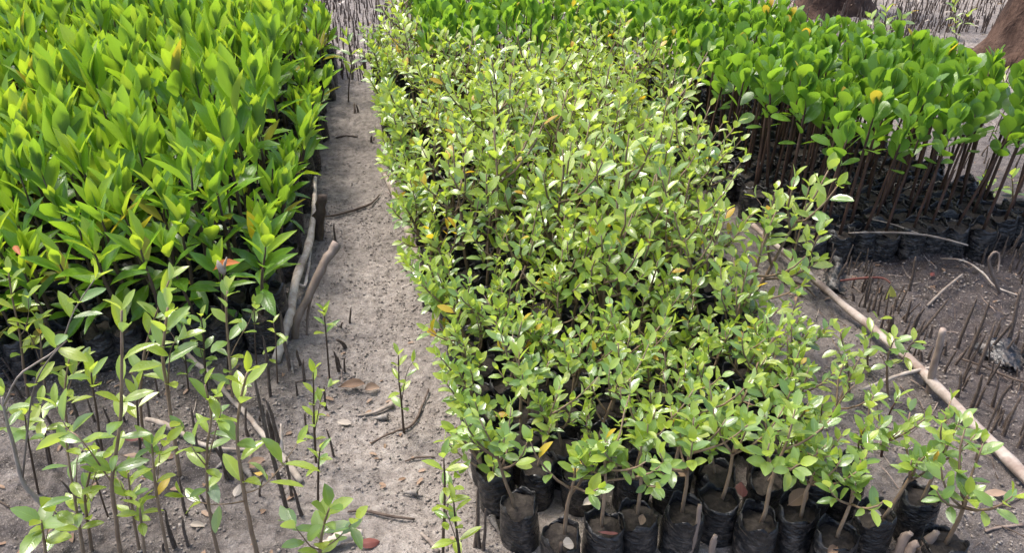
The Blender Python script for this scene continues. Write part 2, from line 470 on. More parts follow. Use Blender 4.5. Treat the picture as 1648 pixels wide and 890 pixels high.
def proto_right(seed):
    q = random.Random(seed); z0 = .12; H = q.uniform(.54, .63); mb = MB()
    lx, ly = q.uniform(-.05, .05), q.uniform(-.05, .05)
    f = lambda z: Vector((lx * z / H, ly * z / H, z))
    mb.tube([f(z) for z in (z0 - .02, .2, .3, .4, .48, H + .01)], [.0056, .0053, .005, .0044, .0036, .002], 6, .12)
    L = []; z = H; az = q.uniform(0, 6.28)
    n = q.randint(7, 8)
    for k in range(n):
        z -= (0, .014, .024, .026, .028, .03, .03, .032)[k] * q.uniform(.9, 1.15); az += math.pi / 2 + q.uniform(-.3, .3)
        for sgn in (0, math.pi):
            if k > 5 and q.random() < .2: continue
            a = az + sgn + q.uniform(-.3, .3); el = R((87, 81, 76, 71, 66, 58, 46, 22)[k] + q.uniform(-12, 12))
            d = dirv(a, el); up = Vector((-d.x * d.z, -d.y * d.z, 1 - d.z * d.z)) + Vector((q.uniform(-.4, .4), q.uniform(-.4, .4), 0))
            m = pick(q, [('round_leaf_young', .6), ('round_leaf', .4)]) if k < 1 else pick(q, [('round_leaf', .86), ('round_leaf_young', .13), ('bushy_leaf_yellow', .004)])
            L.append((LR[m][q.randrange(5)], orient(f(z), d, up.normalized(), (.055, .072, .081, .085, .085, .082, .077, .07)[k] * q.uniform(.85, 1.15))))
    return mb.mesh('seedling_stem', 'red_stem'), L


def branch_leaves(q, pts, L, lib, n, s, young, start=.35, el0=40, yel=.015):
    """opposite pairs along a polyline, crosswise from node to node"""
    m = len(pts) - 1; az = q.uniform(0, 3.14)
    for k in range(n):
        t = start + (1 - start) * (k / max(1, n - 1)); x = min(t * m, m - 1e-3); i = int(x); p = pts[i].lerp(pts[i + 1], x - i)
        d = (pts[i + 1] - pts[i]).normalized(); a = d.orthogonal().normalized(); b = d.cross(a); az += math.pi / 2 + q.uniform(-.25, .25)
        size = s * (1 - .35 * max(0, (k - n + 2)) / 2) * q.uniform(.78, 1.18)
        el = R(el0 + 30 * (k / max(1, n - 1)) ** 3 + q.uniform(-14, 14))
        for sgn in (0, math.pi):
            if q.random() < .07: continue
            aa = az + sgn + q.uniform(-.2, .2)
            v = (a * math.cos(aa) + b * math.sin(aa)) * math.cos(el) + d * math.sin(el)
            v = (v + Vector((0, 0, -.06))).normalized()
            up = (d - v * d.dot(v)); up = (up.normalized() + Vector((q.uniform(-.35, .35), q.uniform(-.35, .35), .5))).normalized()
            nm = 'bushy_leaf_yellow' if q.random() < yel else ('bushy_leaf_young' if q.random() < (young + (.45 if k >= n - 1 else 0)) else 'bushy_leaf')
            L.append((lib[nm][q.randrange(5)], orient(p, v, up, size)))


def proto_mid(seed, tall=1.0, young=.3, lean=None, dense=1.0, up=0.0):
    q = random.Random(seed); mb = MB(); L = []
    H = q.uniform(.36, .47) * tall; lx, ly = lean or (q.uniform(-.07, .07), q.uniform(-.07, .07))
    f = lambda z: Vector((lx * (z / H) ** 1.4 + .003 * math.sin(z * 31 + seed), ly * (z / H) ** 1.4 + .003 * math.sin(z * 27 + seed * 2), z))
    zs = [.10, .16, .22, .28] + [.28 + (H - .28) * k / 4 for k in range(1, 5)]
    mb.tube([f(z) for z in zs], [.0056, .0050, .0044, .0039, .0034, .0029, .0024, .0016], 6, .15)
    top = [f(z) for z in [.24 + (H - .24) * k / 5 for k in range(6)]]
    branch_leaves(q, top, L, LB, max(4, round(5 * dense)), .054, young, .42 + up)
    nb = q.randint(4, 5); a0 = q.uniform(0, 6.28)
    for b in range(nb):
        zb = q.uniform(.20 + up * .25, .20 + (H - .20) * .62); az = a0 + b * 2.1 + q.uniform(-.5, .5); ln = q.uniform(.11, .21) * (tall ** .5)
        pts = [f(zb)]; el = R(q.uniform(22, 58)); p = f(zb)
        for k in range(4):
            p = p + dirv(az + q.uniform(-.25, .25), el) * ln / 4; el = min(R(80), el + R(11)); pts.append(p)
        mb.tube(pts, [.0034, .003, .0026, .0022, .0015], 5, .1)
        branch_leaves(q, pts, L, LB, max(3, round(q.choice([4, 4, 5, 5]) * dense)), .048, young, .38)
    return mb.mesh('seedling_stem', 'brown_stem'), L


PL = [proto_left(100 + k) for k in range(12)]
PLF = [proto_left(170 + k, .40 + .03 * (k % 4), 20) for k in range(8)]
PLE = [proto_left(150 + k, .33 + .02 * k) for k in range(6)]
PR = [proto_right(200 + k) for k in range(10)]
PMN = [proto_mid(300 + k, 1.0, .42) for k in range(14)]
PME = [proto_mid(370 + k, .95, .4, None, 1.25, -.25) for k in range(6)]
PMF = [proto_mid(340 + k, 1.18, .68) for k in range(12)]


def plant(name, label, group, proto, bagkind, x, y, rz, s, tilt=(0, 0), bag=None, cat='seedling', lean=None):
    root = thing(name, label, cat, M=Matrix.Translation((x, y, gz(x, y) - .008)) @ Matrix.Rotation(rz, 4, 'Z'), group=group)
    bags, soils, bh = BAG[bagkind]; k = rng.randrange(6)
    bt = Matrix.Rotation(rng.uniform(-.06, .06), 4, 'X') @ Matrix.Rotation(rng.uniform(-.06, .06), 4, 'Y')
    b = put('grow_bag', bags[k if bag is None else bag], root, bt); put('soil', soils[k % 3], b)
    T = Matrix.Translation((0, 0, .11)) @ Matrix.Rotation(tilt[0], 4, 'X') @ Matrix.Rotation(tilt[1], 4, 'Y') @ Matrix.Diagonal((s, s, s, 1)) @ Matrix.Translation((0, 0, -.11))
    if lean:
        ax = Vector((-lean[1], lean[0], 0)); ang = ax.length
        Q = Matrix.Rotation(-rz, 4, 'Z') @ Matrix.Rotation(ang, 4, ax.normalized()) @ Matrix.Rotation(rz, 4, 'Z')
        T = Matrix.Translation((0, 0, .11)) @ Q @ Matrix.Translation((0, 0, -.11)) @ T
    st = put('stem', proto[0], root, T)
    for me, M in proto[1]: put('leaf', me, root, T @ M)
    return root


def baked(name, items, kind='stuff'):
    """items: list of (mesh, matrix): joined into ONE mesh with a random value per piece"""
    cache = {}; vs = []; fs = []; nv = 0; uvs = []; rn = []; mi = []; mats = []
    loops = []; starts = []; totals = []; nl = 0
    for me, M in items:
        c = cache.get(me.name)
        if c is None:
            n = len(me.vertices); co = np.empty(n * 3); me.vertices.foreach_get('co', co)
            li = np.empty(len(me.loops), int); me.loops.foreach_get('vertex_index', li)
            lt = np.empty(len(me.polygons), int); me.polygons.foreach_get('loop_total', lt)
            uv = np.empty(len(me.loops) * 2); me.uv_layers[0].data.foreach_get('uv', uv)
            mt = me.materials[0]
            if mt not in mats: mats.append(mt)
            c = cache[me.name] = (co.reshape(-1, 3), li, lt, uv, mats.index(mt))
        co, li, lt, uv, k = c; A = np.array(M)
        vs.append(co @ A[:3, :3].T + A[:3, 3]); loops.append(li + nv); totals.append(lt); nv += len(co)
        uvs.append(uv); rn.append(np.full(len(co), rng.random())); mi.append(np.full(len(lt), k))
    me = bpy.data.meshes.new(name); V = np.concatenate(vs); Lp = np.concatenate(loops); T = np.concatenate(totals)
    me.vertices.add(len(V)); me.vertices.foreach_set('co', V.ravel())
    me.loops.add(len(Lp)); me.loops.foreach_set('vertex_index', Lp)
    me.polygons.add(len(T)); me.polygons.foreach_set('loop_start', np.concatenate(([0], np.cumsum(T)[:-1]))); me.polygons.foreach_set('loop_total', T)
    for m in mats: me.materials.append(m)
    me.polygons.foreach_set('material_index', np.concatenate(mi)); me.polygons.foreach_set('use_smooth', np.ones(len(T), bool))
    lay = me.uv_layers.new(name='UVMap'); lay.data.foreach_set('uv', np.concatenate(uvs))
    a = me.attributes.new('rnd', 'FLOAT', 'POINT'); a.data.foreach_set('value', np.concatenate(rn))
    me.update(calc_edges=True)
    return put(name, me, None, None, kind)


# ------------------------------------------------------------------ ground
def axis(segs):
    out = [segs[0][0]]
    for a, b, st in segs:
        n = max(1, int(round((b - a) / st))); out += [a + (b - a) * (k + 1) / n for k in range(n)]
    return np.array(out)


gx = axis([(-150, -30, 20), (-30, -6, 2), (-6, -2, .12), (-2, -1.3, .03), (-1.3, 1.0, .0095), (1.0, 2.4, .0105), (2.4, 4.4, .03), (4.4, 9, .15), (9, 30, 2), (30, 150, 20)])
gy = axis([(-60, -4, 8), (-4, .5, .25), (.5, .9, .04), (.9, 2.8, .0095), (2.8, 4.2, .018), (4.2, 7, .035), (7, 12, .2), (12, 40, 2), (40, 200, 20)])
X, Y = np.meshgrid(gx, gy); Z = gheight(X, Y)
nx, ny = len(gx), len(gy)
me = bpy.data.meshes.new('ground')
me.vertices.add(nx * ny); me.vertices.foreach_set('co', np.stack([X, Y, Z], -1).ravel())
idx = np.arange(nx * ny).reshape(ny, nx)
quads = np.stack([idx[:-1, :-1], idx[:-1, 1:], idx[1:, 1:], idx[1:, :-1]], -1).reshape(-1)
nq = len(quads) // 4
me.loops.add(len(quads)); me.loops.foreach_set('vertex_index', quads)
me.polygons.add(nq); me.polygons.foreach_set('loop_start', np.arange(nq) * 4); me.polygons.foreach_set('loop_total', np.full(nq, 4))
me.polygons.foreach_set('use_smooth', np.ones(nq, bool)); me.materials.append(MATS['mud']); me.update(calc_edges=True)
put('ground', me, kind='structure')

# ------------------------------------------------------------------ the three beds of bagged seedlings
ORD = 'first second third fourth fifth sixth seventh eighth ninth tenth eleventh twelfth thirteenth fourteenth fifteenth sixteenth seventeenth eighteenth nineteenth'.split()
for t_, o_ in (('twenty', 'twentieth'), ('thirty', 'thirtieth'), ('forty', 'fortieth'), ('fifty', 'fiftieth'), ('sixty', 'sixtieth'), ('seventy', 'seventieth')):
    ORD += [o_] + [t_ + '-' + w for w in ORD[:9]]


def fill(cands, name, group, bagkind, protos, stuffname, limit, stem_m):
    cands.sort(key=lambda c: c['d'])
    rest = []
    for i, c in enumerate(cands):
        pr = c.get('proto') or protos(c)
        rz, s, tl = rng.uniform(0, 6.28), c.get('s', 1) * rng.uniform(.92, 1.08), (rng.uniform(-.05, .05), rng.uniform(-.05, .05))
        if 'rz' in c: rz = c['rz']
        if i < limit:
            o = plant(c.get('name', name), c['label'], group, pr, bagkind, c['x'], c['y'], rz, s, c.get('tilt', tl), lean=c.get('lean'))
            c['obj'] = o
        else:
            T = Matrix.Translation((c['x'], c['y'], 0)) @ Matrix.Rotation(rz, 4, 'Z') @ Matrix.Rotation(tl[0], 4, 'X') @ Matrix.Diagonal((s, s, s, 1))
            rest.append((pr[0], T)); rest += [(m, T @ M) for m, M in pr[1]]
            rest.append((BAG[bagkind][0][0], T))
    if rest: baked(stuffname, rest)
    return cands


def dcam(x, y): return math.hypot(x, y)


# left bed: pointed leaves
c = []
SP = .108
for r in range(32):
    edge = -.43 + .045 * SP * r; kk = 0
    for k in range(36):
        x = edge - .02 - SP * k - (SP / 2 if r % 2 else 0) * .5 + rng.uniform(-.022, .022); y = 2.30 + SP * r + rng.uniform(-.022, .022)
        # what the picture shows of this bed widens with distance
        if x < -1.05 - .37 * y: continue
        if r == 0: lab = f'pointed-leaf seedling, {ORD[k]} from the path-side corner in its bed\'s front row'
        elif k == 0: lab = f'pointed-leaf seedling {ORD[r]} back from the corner along the sandy path'
        else: lab = f'pointed-leaf seedling, {ORD[k]} in from the path, {ORD[r]} row back from the bed front'
        d = dict(x=x, y=y, d=dcam(x, y), label=lab, r=r, k=k, s=rng.uniform(.82, 1.26))
        if k == 0: d['lean'] = (rng.uniform(.10, .34), rng.uniform(-.12, .08)); d['s'] = rng.uniform(.85, 1.1); d['proto'] = PLE[rng.randrange(6)]
        if r == 0: d['lean'] = (rng.uniform(-.08, .08) + .1 * (k == 0), rng.uniform(-.16, .02)); d['s'] = rng.uniform(.80, 1.02)
        if r == 0 or (r < 3 and k): d['proto'] = PLF[rng.randrange(8)]
        if r == 1: d['s'] = rng.uniform(.88, 1.08)
        c.append(d)
left = fill(c, 'pointed_leaf_seedling', 'pointed-leaf seedlings in the bed along the path', 'left', lambda q: PL[rng.randrange(12)], 'far_pointed_leaf_seedlings', 300, 'dark_stem')

# middle bed: bushy, its front row read one by one
front = [(838, 812), (905, 858), (972, 843), (1030, 826), (1100, 826), (1162, 800), (1222, 838), (1290, 826), (1350, 862), (1415, 826), (1486, 796), (1528, 866)]
frontlab = ['bushy seedling leaning from the corner bag nearest the path, forked tan stem', 'low bushy seedling with a snapped dead twig and a pale chip on its soil',
            'bushy seedling with a forked stem and red twig on its soil', 'straight seedling with a curled tan leaf at the stem foot', 'front seedling with the tallest thick tan stem behind a cut twig',
            'front seedling in a narrow bag with two thin crossing stems', 'front seedling with a slanting tan stem next to a red leaf', 'short front seedling with a low rosette of pale green leaves',
            'front seedling in the lowest bag at the bottom edge with forked stem', 'front seedling with a Y-shaped stem and a broad leaf rosette', 'slender seedling in the bag standing apart near the corner, tall thin stem',
            'outermost corner seedling with few leaves, bag nearest the long pole']
c = []; fx = []; seen = set()
for i, (px, py) in enumerate(front):
    p = at(px, py, .14); fx.append(p)
    c.append(dict(x=p.x, y=p.y, d=0, label=frontlab[i], r=0, k=i))
for r in range(1, 34):
    for k in range(13):
        x = .19 + .112 * k + (.05 if r % 2 else 0) + rng.uniform(-.024, .024); y0 = 1.36 - .20 * (x - .25)
        y = y0 + .114 * (r - .15) + rng.uniform(-.024, .024)
        x -= .045 * max(0, y - 2)
        edge = 1.19 + .03 * math.sin(r) + .22 * max(0, y - 2.55)
        if x > edge or x < .14 + .02 * math.sin(r * 1.7) - .045 * max(0, y - 2): continue
        if .33 < x < 1.0 and y > 4.15: continue
        if min((x - p.x) ** 2 + (y - p.y) ** 2 for p in fx) < .085 ** 2: continue
        small = y < 2.2 and k > 0 and rng.random() < .18
        if k == 0: lab = f'bushy light green seedling {ORD[r]} back along the path edge of the middle bed'
        elif x > edge - .11: lab = f'bushy light green seedling {ORD[r]} back along the long-pole side of the middle bed'
        else: lab = f'bushy light green seedling, {ORD[k]} from the path in the {ORD[r]} row of the middle bed'
        if lab in seen: lab = lab.replace('bushy light green', 'inner of two bushy')
        seen.add(lab)
        d = dict(x=x, y=y, d=dcam(x, y), label=lab, r=r, k=k, s=rng.uniform(.78, 1.02) if y < 1.9 else rng.choice([.85, .95, 1.0, 1.05, 1.12, 1.3]))
        if small: d['s'] = rng.uniform(.62, .78)
        if k == 0: d['lean'] = (-rng.uniform(.12, .5), rng.uniform(-.2, .15)); d['proto'] = PME[rng.randrange(6)]
        elif x > edge - .12: d['lean'] = (rng.uniform(.0, .22), rng.uniform(-.2, .1))
        else: d['lean'] = (rng.uniform(-.16, .16), rng.uniform(-.2, .12))
        c.append(d)


def pm(q):
    far = min(1, max(0, (q['y'] - 1.7) / 1.2))
    return PMF[rng.randrange(12)] if rng.random() < far else PMN[rng.randrange(14)]


# the front row has recipes of its own
spec = [(1.0, (-.10, .02)), (.80, (.03, .03)), (1.0, (.0, .04)), (.95, (.0, .04)), (1.05, (.0, .03)), (1.0, (.03, .03)), (.98, (.05, .04)), (.72, (0, 0)), (.78, (0, 0)), (.82, (.08, 0)), (.95, (.02, .0)), (.78, (.0, .0))]
for i, q in enumerate(c[:12]):
    q['proto'] = proto_mid(500 + i, spec[i][0], .2, spec[i][1], .75 if i in (1, 10, 11) else 1.0, .2); q['rz'] = 0; q['s'] = 1.0; q['tilt'] = (0, 0)
mid = fill(c, 'bushy_seedling', 'bushy seedlings in the middle bed', 'mid', pm, 'far_bushy_seedlings', 300, 'brown_stem')

# right bed: round leaves
c = []; SP = .102; seen = set()
for r in range(23):
    for k in range(12):
        x = 1.69 + SP * k + (.05 if r % 2 else 0) + rng.uniform(-.02, .02) - .018 * r; y = 2.50 + SP * r + rng.uniform(-.02, .02) - .06 * (x - 1.7)
        lim = 2.66 if y < 3.1 else 2.66 - .30 * (y - 3.1)
        if x > lim: continue
        if r == 0: lab = f'round-leaf seedling, {ORD[k]} along the front row, counted from the long pole'
        elif x > lim - SP: lab = f'round-leaf seedling {ORD[r]} back along the outer edge facing the tree trunk'
        elif k == 0: lab = f'round-leaf seedling {ORD[r]} back along the edge facing the middle bed'
        else: lab = f'round-leaf seedling, {ORD[k]} in from the middle bed, {ORD[r]} row back'
        if lab in seen: lab = lab.replace('round-leaf', 'inner of two round-leaf')
        seen.add(lab)
        d = dict(x=x, y=y, d=dcam(x, y), label=lab, r=r, k=k, s=rng.uniform(1.12, 1.24))
        if y > 3.3: d['s'] -= .11
        if r == 0: d['lean'] = (rng.uniform(-.05, .08), rng.uniform(-.14, .0)); d['s'] = rng.uniform(.98, 1.15)
        c.append(d)
for r in range(9):
    for k in range(8):
        x = .30 + .10 * k + rng.uniform(-.02, .02); y = 4.2 + .12 * r + rng.uniform(-.02, .02)
        c.append(dict(x=x, y=y, d=dcam(x, y), label=f'round-leaf seedling, {ORD[k]} from the path in row {ORD[r]} of the patch behind the middle bed', r=r, k=k, s=1.05))
for r in range(6):
    for k in range(4):
        x = 1.10 + .105 * k + rng.uniform(-.02, .02); y = 4.35 + .12 * r + rng.uniform(-.02, .02)
        c.append(dict(x=x, y=y, d=dcam(x, y), label=f'round-leaf seedling, {ORD[k]} in, {ORD[r]} row, where the patch joins the big round-leaf bed', r=r, k=k, s=1.05))
right = fill(c, 'round_leaf_seedling', 'round-leaf seedlings in the bed near the tree trunk', 'right', lambda q: PR[rng.randrange(10)], 'far_round_leaf_seedlings', 300, 'red_stem')

# an orange withered leaf and a yellow one under front seedlings of the left bed
row0 = sorted([q for q in left if q['r'] == 0], key=lambda q: q['k'])


def extra_leaf(q, px, py, px2, py2, mat, lab, s):
    o = q['obj']; base = Vector((q['x'], q['y'], 0)); p = above(px, py, base, -.06); e = above(px2, py2, base, -.12)
    inv = Matrix.Rotation(-o.matrix_basis.to_euler().z, 4, 'Z') @ Matrix.Translation(-o.matrix_basis.to_translation())
    lf = put('leaf', LP[mat][2], o, inv @ orient(p, e - p, Vector((0, -.4, 1)).normalized(), s)); lf['label'] = lab


extra_leaf(row0[2], 342, 436, 395, 397, 'orange_leaf', 'withered orange leaf hanging low', .125)
extra_leaf(row0[7] if len(row0) > 7 else row0[-1], 22, 395, 34, 408, 'orange_leaf', 'orange withered leaf', .06)


# ------------------------------------------------------------------ sticks, poles and branches
def tubes(name, label, cat, mat, lines, seg=9, rough=.12, group=None):
    """the first line is the thing itself, the others its twigs"""
    pts, rad = lines[0]
    c0 = Vector(pts[0])
    dense = lambda P, r: subdiv([Vector(p) - c0 for p in P], r)
    P, r = dense(pts, rad); o = tag(put(name, MB().tube(P, r, seg, rough, seed=len(label)).mesh(name, mat), None, Matrix.Translation(c0)), label, cat, group)
    for pts, rad in lines[1:]:
        P, r = dense(pts, rad); put('twig', MB().tube(P, r, 6, rough, seed=3).mesh('twig', mat), o)
    return o


def subdiv(P, r, n=4):
    q = random.Random(len(P) * 7 + int(abs(P[-1].x) * 1000))
    if not hasattr(r, '__len__'): r = [r] * len(P)
    out = []; ro = []
    for i in range(len(P) - 1):
        p0, p1, p2, p3 = P[max(0, i - 1)], P[i], P[i + 1], P[min(len(P) - 1, i + 2)]
        for k in range(n):
            t = k / n; v = .5 * ((2 * p1) + (p2 - p0) * t + (2 * p0 - 5 * p1 + 4 * p2 - p3) * t * t + (3 * p1 - p0 - 3 * p2 + p3) * t ** 3)
            rr = r[i] * (1 - t) + r[i + 1] * t
            out.append(v + Vector((q.uniform(-1, 1), q.uniform(-1, 1), q.uniform(-.6, .6))) * rr * .16); ro.append(rr * q.uniform(.9, 1.1))
    out.append(P[-1]); ro.append(r[-1]); return out, ro


def G(px, py, dz): return on_ground(px, py, dz)


tubes('long_pole', 'long tan bark-stripped pole lying between the middle bed and dark mud', 'pole', 'pole_wood',
      [([at(1212, 362, .07), at(1290, 432, .065), at(1380, 510, .055), at(1460, 576, .05), at(1560, 676, .045), at(1655, 772, .04), at(1760, 880, .03)], [.011, .0125, .014, .0155, .0165, .017, .0175])], 12, .16)
tubes('edging_stick', 'weathered pole edging the middle bed on the path side', 'stick', 'grey_wood',
      [([G(618, 283, .03), G(634, 320, .03), G(652, 365, .03), G(672, 420, .03), G(690, 470, .025)], [.013, .015, .016, .016, .015])])
tubes('bark_stick', 'grey peeling stick edging the pointed-leaf bed, pale cut end down', 'stick', 'pale_wood',
      [([G(447, 588, .02), at(462, 520, .06), at(476, 455, .08), at(496, 395, .09), at(505, 345, .10), at(507, 285, .10)], [.017, .018, .017, .015, .012, .008]),
       ([at(478, 455, .07), at(490, 460, .05), at(497, 425, .05), at(500, 400, .06)], [.006, .007, .006, .005])])
bp = on_ground(472, 545)
tubes('propped_branch', 'thick grey-brown broken branch propped up at the path edge', 'branch', 'tan_wood',
      [([bp + Vector((0, 0, -.03)), above(478, 515, bp), above(500, 470, bp, .05), above(522, 425, bp, .10), above(543, 391, bp, .14)], [.011, .013, .014, .016, .017]),
       ([above(505, 462, bp, .06), above(496, 500, bp, .05), above(494, 545, bp, .02)], [.006, .005, .004])])
sp = on_ground(513, 384)
tubes('cut_stake', 'short dark weathered stake upright beside the grey edging stick', 'stake', 'dark_wood',
      [([sp + Vector((0, 0, -.03)), above(514, 350, sp), above(519, 314, sp)], [.022, .024, .021])], 8, .22)
sp = on_ground(1496, 632)
tubes('cut_stake', 'cut grey-brown stake upright against the long pole', 'stake', 'tan_wood',
      [([sp + Vector((0, 0, -.03)), above(1500, 600, sp), above(1511, 560, sp), above(1518, 530, sp)], [.010, .0105, .0105, .010])], 9, .1)
tubes('dead_branch', 'long pale fallen branch with a short spur among young seedlings', 'branch', 'pale_wood',
      [([G(303, 583, .05), G(322, 603, .045), G(345, 620, .04), G(372, 650, .03), G(400, 680, .03), G(430, 716, .03), G(458, 745, .02), G(486, 780, .01)], [.007, .008, .008, .0075, .008, .009, .010, .008]),
       ([G(455, 742, .02), G(457, 728, .05), G(459, 715, .08)], [.006, .005, .003])])
tubes('fallen_stick', 'pale forked stick lying across the mud below the red leaf', 'stick', 'pale_wood',
      [([G(240, 690, .04), G(262, 695, .035), G(290, 705, .03), G(320, 720, .02), G(360, 729, .015), G(405, 730, .015)], [.007, .009, .009, .007, .006, .005])])
tubes('pale_cut_stick', 'pale bare stick crossing the gap towards the long pole', 'stick', 'pale_wood',
      [([G(1376, 652, .06), G(1412, 638, .06), G(1450, 624, .06), G(1498, 613, .06)], [.005, .006, .006, .005])])
tubes('dark_branch', 'thin dark crooked branch in the shade beside the long pole', 'branch', 'dark_wood',
      [([G(1222, 424, .04), G(1240, 440, .05), G(1262, 460, .04), G(1290, 470, .03), G(1312, 486, .02)], [.005, .005, .005, .004, .003])])
tubes('curved_twig', 'dark curved twig lying on the sandy path between beds', 'twig', 'dark_wood',
      [([G(520, 351, .008), G(545, 348, .01), G(575, 340, .012), G(598, 329, .012), G(611, 317, .012)], [.004, .0055, .006, .005, .003])])
tubes('dark_twig', 'short dark twig near the far end of the path', 'twig', 'dark_wood', [([G(540, 224, .008), G(556, 221, .01), G(576, 222, .008)], [.005, .006, .004])])
tubes('root_twig', 'thin wandering root crossing the path below a lone seedling', 'twig', 'peg_bark',
      [([G(596, 716, .004), G(618, 705, .006), G(640, 696, .006), G(660, 690, .008), G(672, 675, .008), G(680, 655, .008), G(690, 630, .008)], [.003, .003, .0035, .004, .004, .004, .003])])
tubes('pale_twig', 'flat pale twig with a broken knob beside the snail shell', 'twig', 'grey_wood', [([G(575, 672, .006), G(600, 668, .008), G(618, 662, .012), G(634, 655, .015)], [.003, .005, .007, .009])])
tubes('fine_twig', 'fine dark twig near the bottom of the path', 'twig', 'dark_wood', [([G(560, 826, .004), G(590, 826, .008), G(625, 834, .008), G(668, 838, .004)], [.003, .004, .004, .003])])
tubes('thin_twig', 'thin straight twig on the path above the bottom edge', 'twig', 'dark_wood', [([G(652, 745, .005), G(672, 740, .008), G(700, 738, .005)], [.0025, .003, .002])])
tubes('split_twig', 'split pale twig pointing down at the bottom of the path', 'twig', 'grey_wood', [([G(678, 862, .006), G(692, 876, .008), G(706, 892, .006)], [.004, .006, .006])])
tubes('bark_curl', 'pale thick bark curl at the bottom edge of the path', 'bark', 'pale_wood', [([G(512, 890, .012), G(535, 882, .02), G(558, 874, .025), G(585, 868, .02)], [.010, .014, .014, .010])], 10, .2)
tubes('mud_branch', 'pale stick slanting across the dark mud under the bags', 'stick', 'pale_wood', [([at(1508, 416, .03), G(1545, 432, .03), G(1578, 450, .03), G(1600, 466, .02), G(1640, 482, .015)], [.0025, .0035, .004, .0035, .0025])])
tubes('mud_twig', 'short pale twig among root pegs in dark mud', 'twig', 'grey_wood', [([G(1491, 496, .01), G(1512, 480, .03), G(1544, 456, .05)], [.004, .005, .004])])
tubes('thin_branch', 'thin grey branch lying across the bag tops of round-leaf seedlings', 'branch', 'grey_wood',
      [([at(1366, 375, .16), at(1420, 374, .165), at(1480, 377, .165), at(1525, 386, .16), at(1558, 395, .15)], [.003, .0045, .005, .0045, .003]), ([at(1480, 377, .165), at(1440, 362, .17), at(1400, 352, .17)], [.004, .003, .002])])
tubes('loop_root', 'hooked grey root looping out of the dark mud', 'root', 'tan_wood',
      [([G(1612, 470, -.01), above(1596, 440, on_ground(1612, 470)), above(1592, 418, on_ground(1612, 470)), above(1600, 406, on_ground(1612, 470)), above(1608, 412, on_ground(1612, 470)), above(1606, 440, on_ground(1612, 470), -.03)], [.006, .006, .005, .005, .004, .003])])
tubes('long_mud_twig', 'long thin twig on wet mud beyond the long pole', 'twig', 'dark_wood', [([G(1545, 586, .02), G(1575, 598, .025), G(1612, 612, .02), G(1646, 624, .02)], [.003, .004, .004, .003])])
tubes('straw_twig', 'brownish twig lying on mud near the corner bag', 'twig', 'tan_wood', [([G(1585, 858, .006), G(1610, 852, .008), G(1645, 848, .006)], [.003, .004, .004])])
tubes('pink_twig', 'reddish thin twig on the mud under the long pole', 'twig', 'tan_wood', [([G(1598, 822, .008), G(1620, 812, .012), G(1646, 798, .012)], [.004, .004, .003])])
for px, py, hh, lab in ((1418, 880, 52, 'curled broken stub sticking up before the front bags'), (1432, 890, 46, 'split stub with a straight cut top before the front bags'), (1452, 888, 62, 'ragged tall splintered stub before the front bags')):
    b = at(px, py, .02); b = Vector((b.x, b.y - .05, 0))
    tubes('broken_stub', lab, 'stub', 'tan_wood', [([b + Vector((0, 0, -.02)), b + Vector((.004, 0, .06)), b + Vector((.012, .004, .10)), b + Vector((.02, .0, hh * .0024))], [.013, .013, .011, .007])], 8, .3)
b = at(1098, 880, .03); b = Vector((b.x, b.y - .04, 0))
tubes('cut_twig', 'tall tan twig standing in front of the middle front bag', 'twig', 'tan_wood', [([b, b + Vector((.003, 0, .07)), b + Vector((.008, .0, .15)), b + Vector((.012, .012, .21))], [.007, .0065, .006, .005])])
b = at(1133, 885, .05); b = Vector((b.x, b.y - .03, 0))
tubes('cut_twig', 'short splintered twig between two front bags', 'twig', 'tan_wood', [([b, b + Vector((.002, 0, .08)), b + Vector((.006, 0, .135))], [.008, .009, .006])], 7, .25)
b = at(892, 885, .06); b = Vector((b.x, b.y - .055, 0))
tubes('cut_twig', 'thin cut twig standing before the bag with a pale chip', 'twig', 'dark_wood', [([b, b + Vector((.0, 0, .08)), b + Vector((.002, 0, .15))], [.006, .006, .005])])

# ------------------------------------------------------------------ wild seedlings standing free in the mud
def wild(label, root, pts, n=4, ls=.062, start=.5, young=.45, sides=(), rad=.0042, mat='brown_stem', lib=None, el=38, depth=0.0, group='wild seedlings in the mud', tw=None):
    """root and points are read off the photograph and stand upright on the ground"""
    g = on_ground(*root); q = random.Random(root[0] * 31 + root[1])
    if not sides and n > 3 and group == 'wild seedlings in the mud':
        k_ = len(pts) // 2; bx, by = pts[k_]; sg = q.choice((-1, 1))
        sides = [(.42, [(bx + sg * 12, by - 8), (bx + sg * 22, by - 26)], 2)]
    P = [g + Vector((0, 0, -.02))] + [above(x, y, g, depth * (k + 1) / len(pts) + q.uniform(-.008, .008)) for k, (x, y) in enumerate(pts)]
    T = Matrix.Translation(g); o = thing('wild_seedling', label, 'seedling', group=group, M=T); inv = T.inverted()
    P2, r2 = subdiv(P, [rad * (1 - .55 * k / (len(P) - 1)) for k in range(len(P))], 3)
    put('stem', MB().tube([inv @ p for p in P2], r2, 7, .1).mesh('wild_stem', mat), o)
    L = []; lib = lib or LW; ls *= 1.06; n = n + 1; rad *= .6; young = min(.8, young + .12); start = max(.2, start - .06)
    branch_leaves(q, [inv @ p for p in P2], L, lib, n, ls, young, start, el, .008)
    for fr, spts, sn in sides:
        i = int(fr * (len(P2) - 1)); B = [P2[i]] + [above(x, y, g, q.uniform(-.05, .03)) for x, y in spts]
        B2, rb = subdiv(B, [rad * .6 - rad * .3 * k / (len(B) - 1) for k in range(len(B))], 3)
        put('branch', MB().tube([inv @ p for p in B2], rb, 6, .1).mesh('wild_branch', mat), o)
        branch_leaves(q, [inv @ p for p in B2], L, lib, sn, ls, young, .45, el, .008)
    for me_, M in L: put('leaf', me_, o, M)
    return o


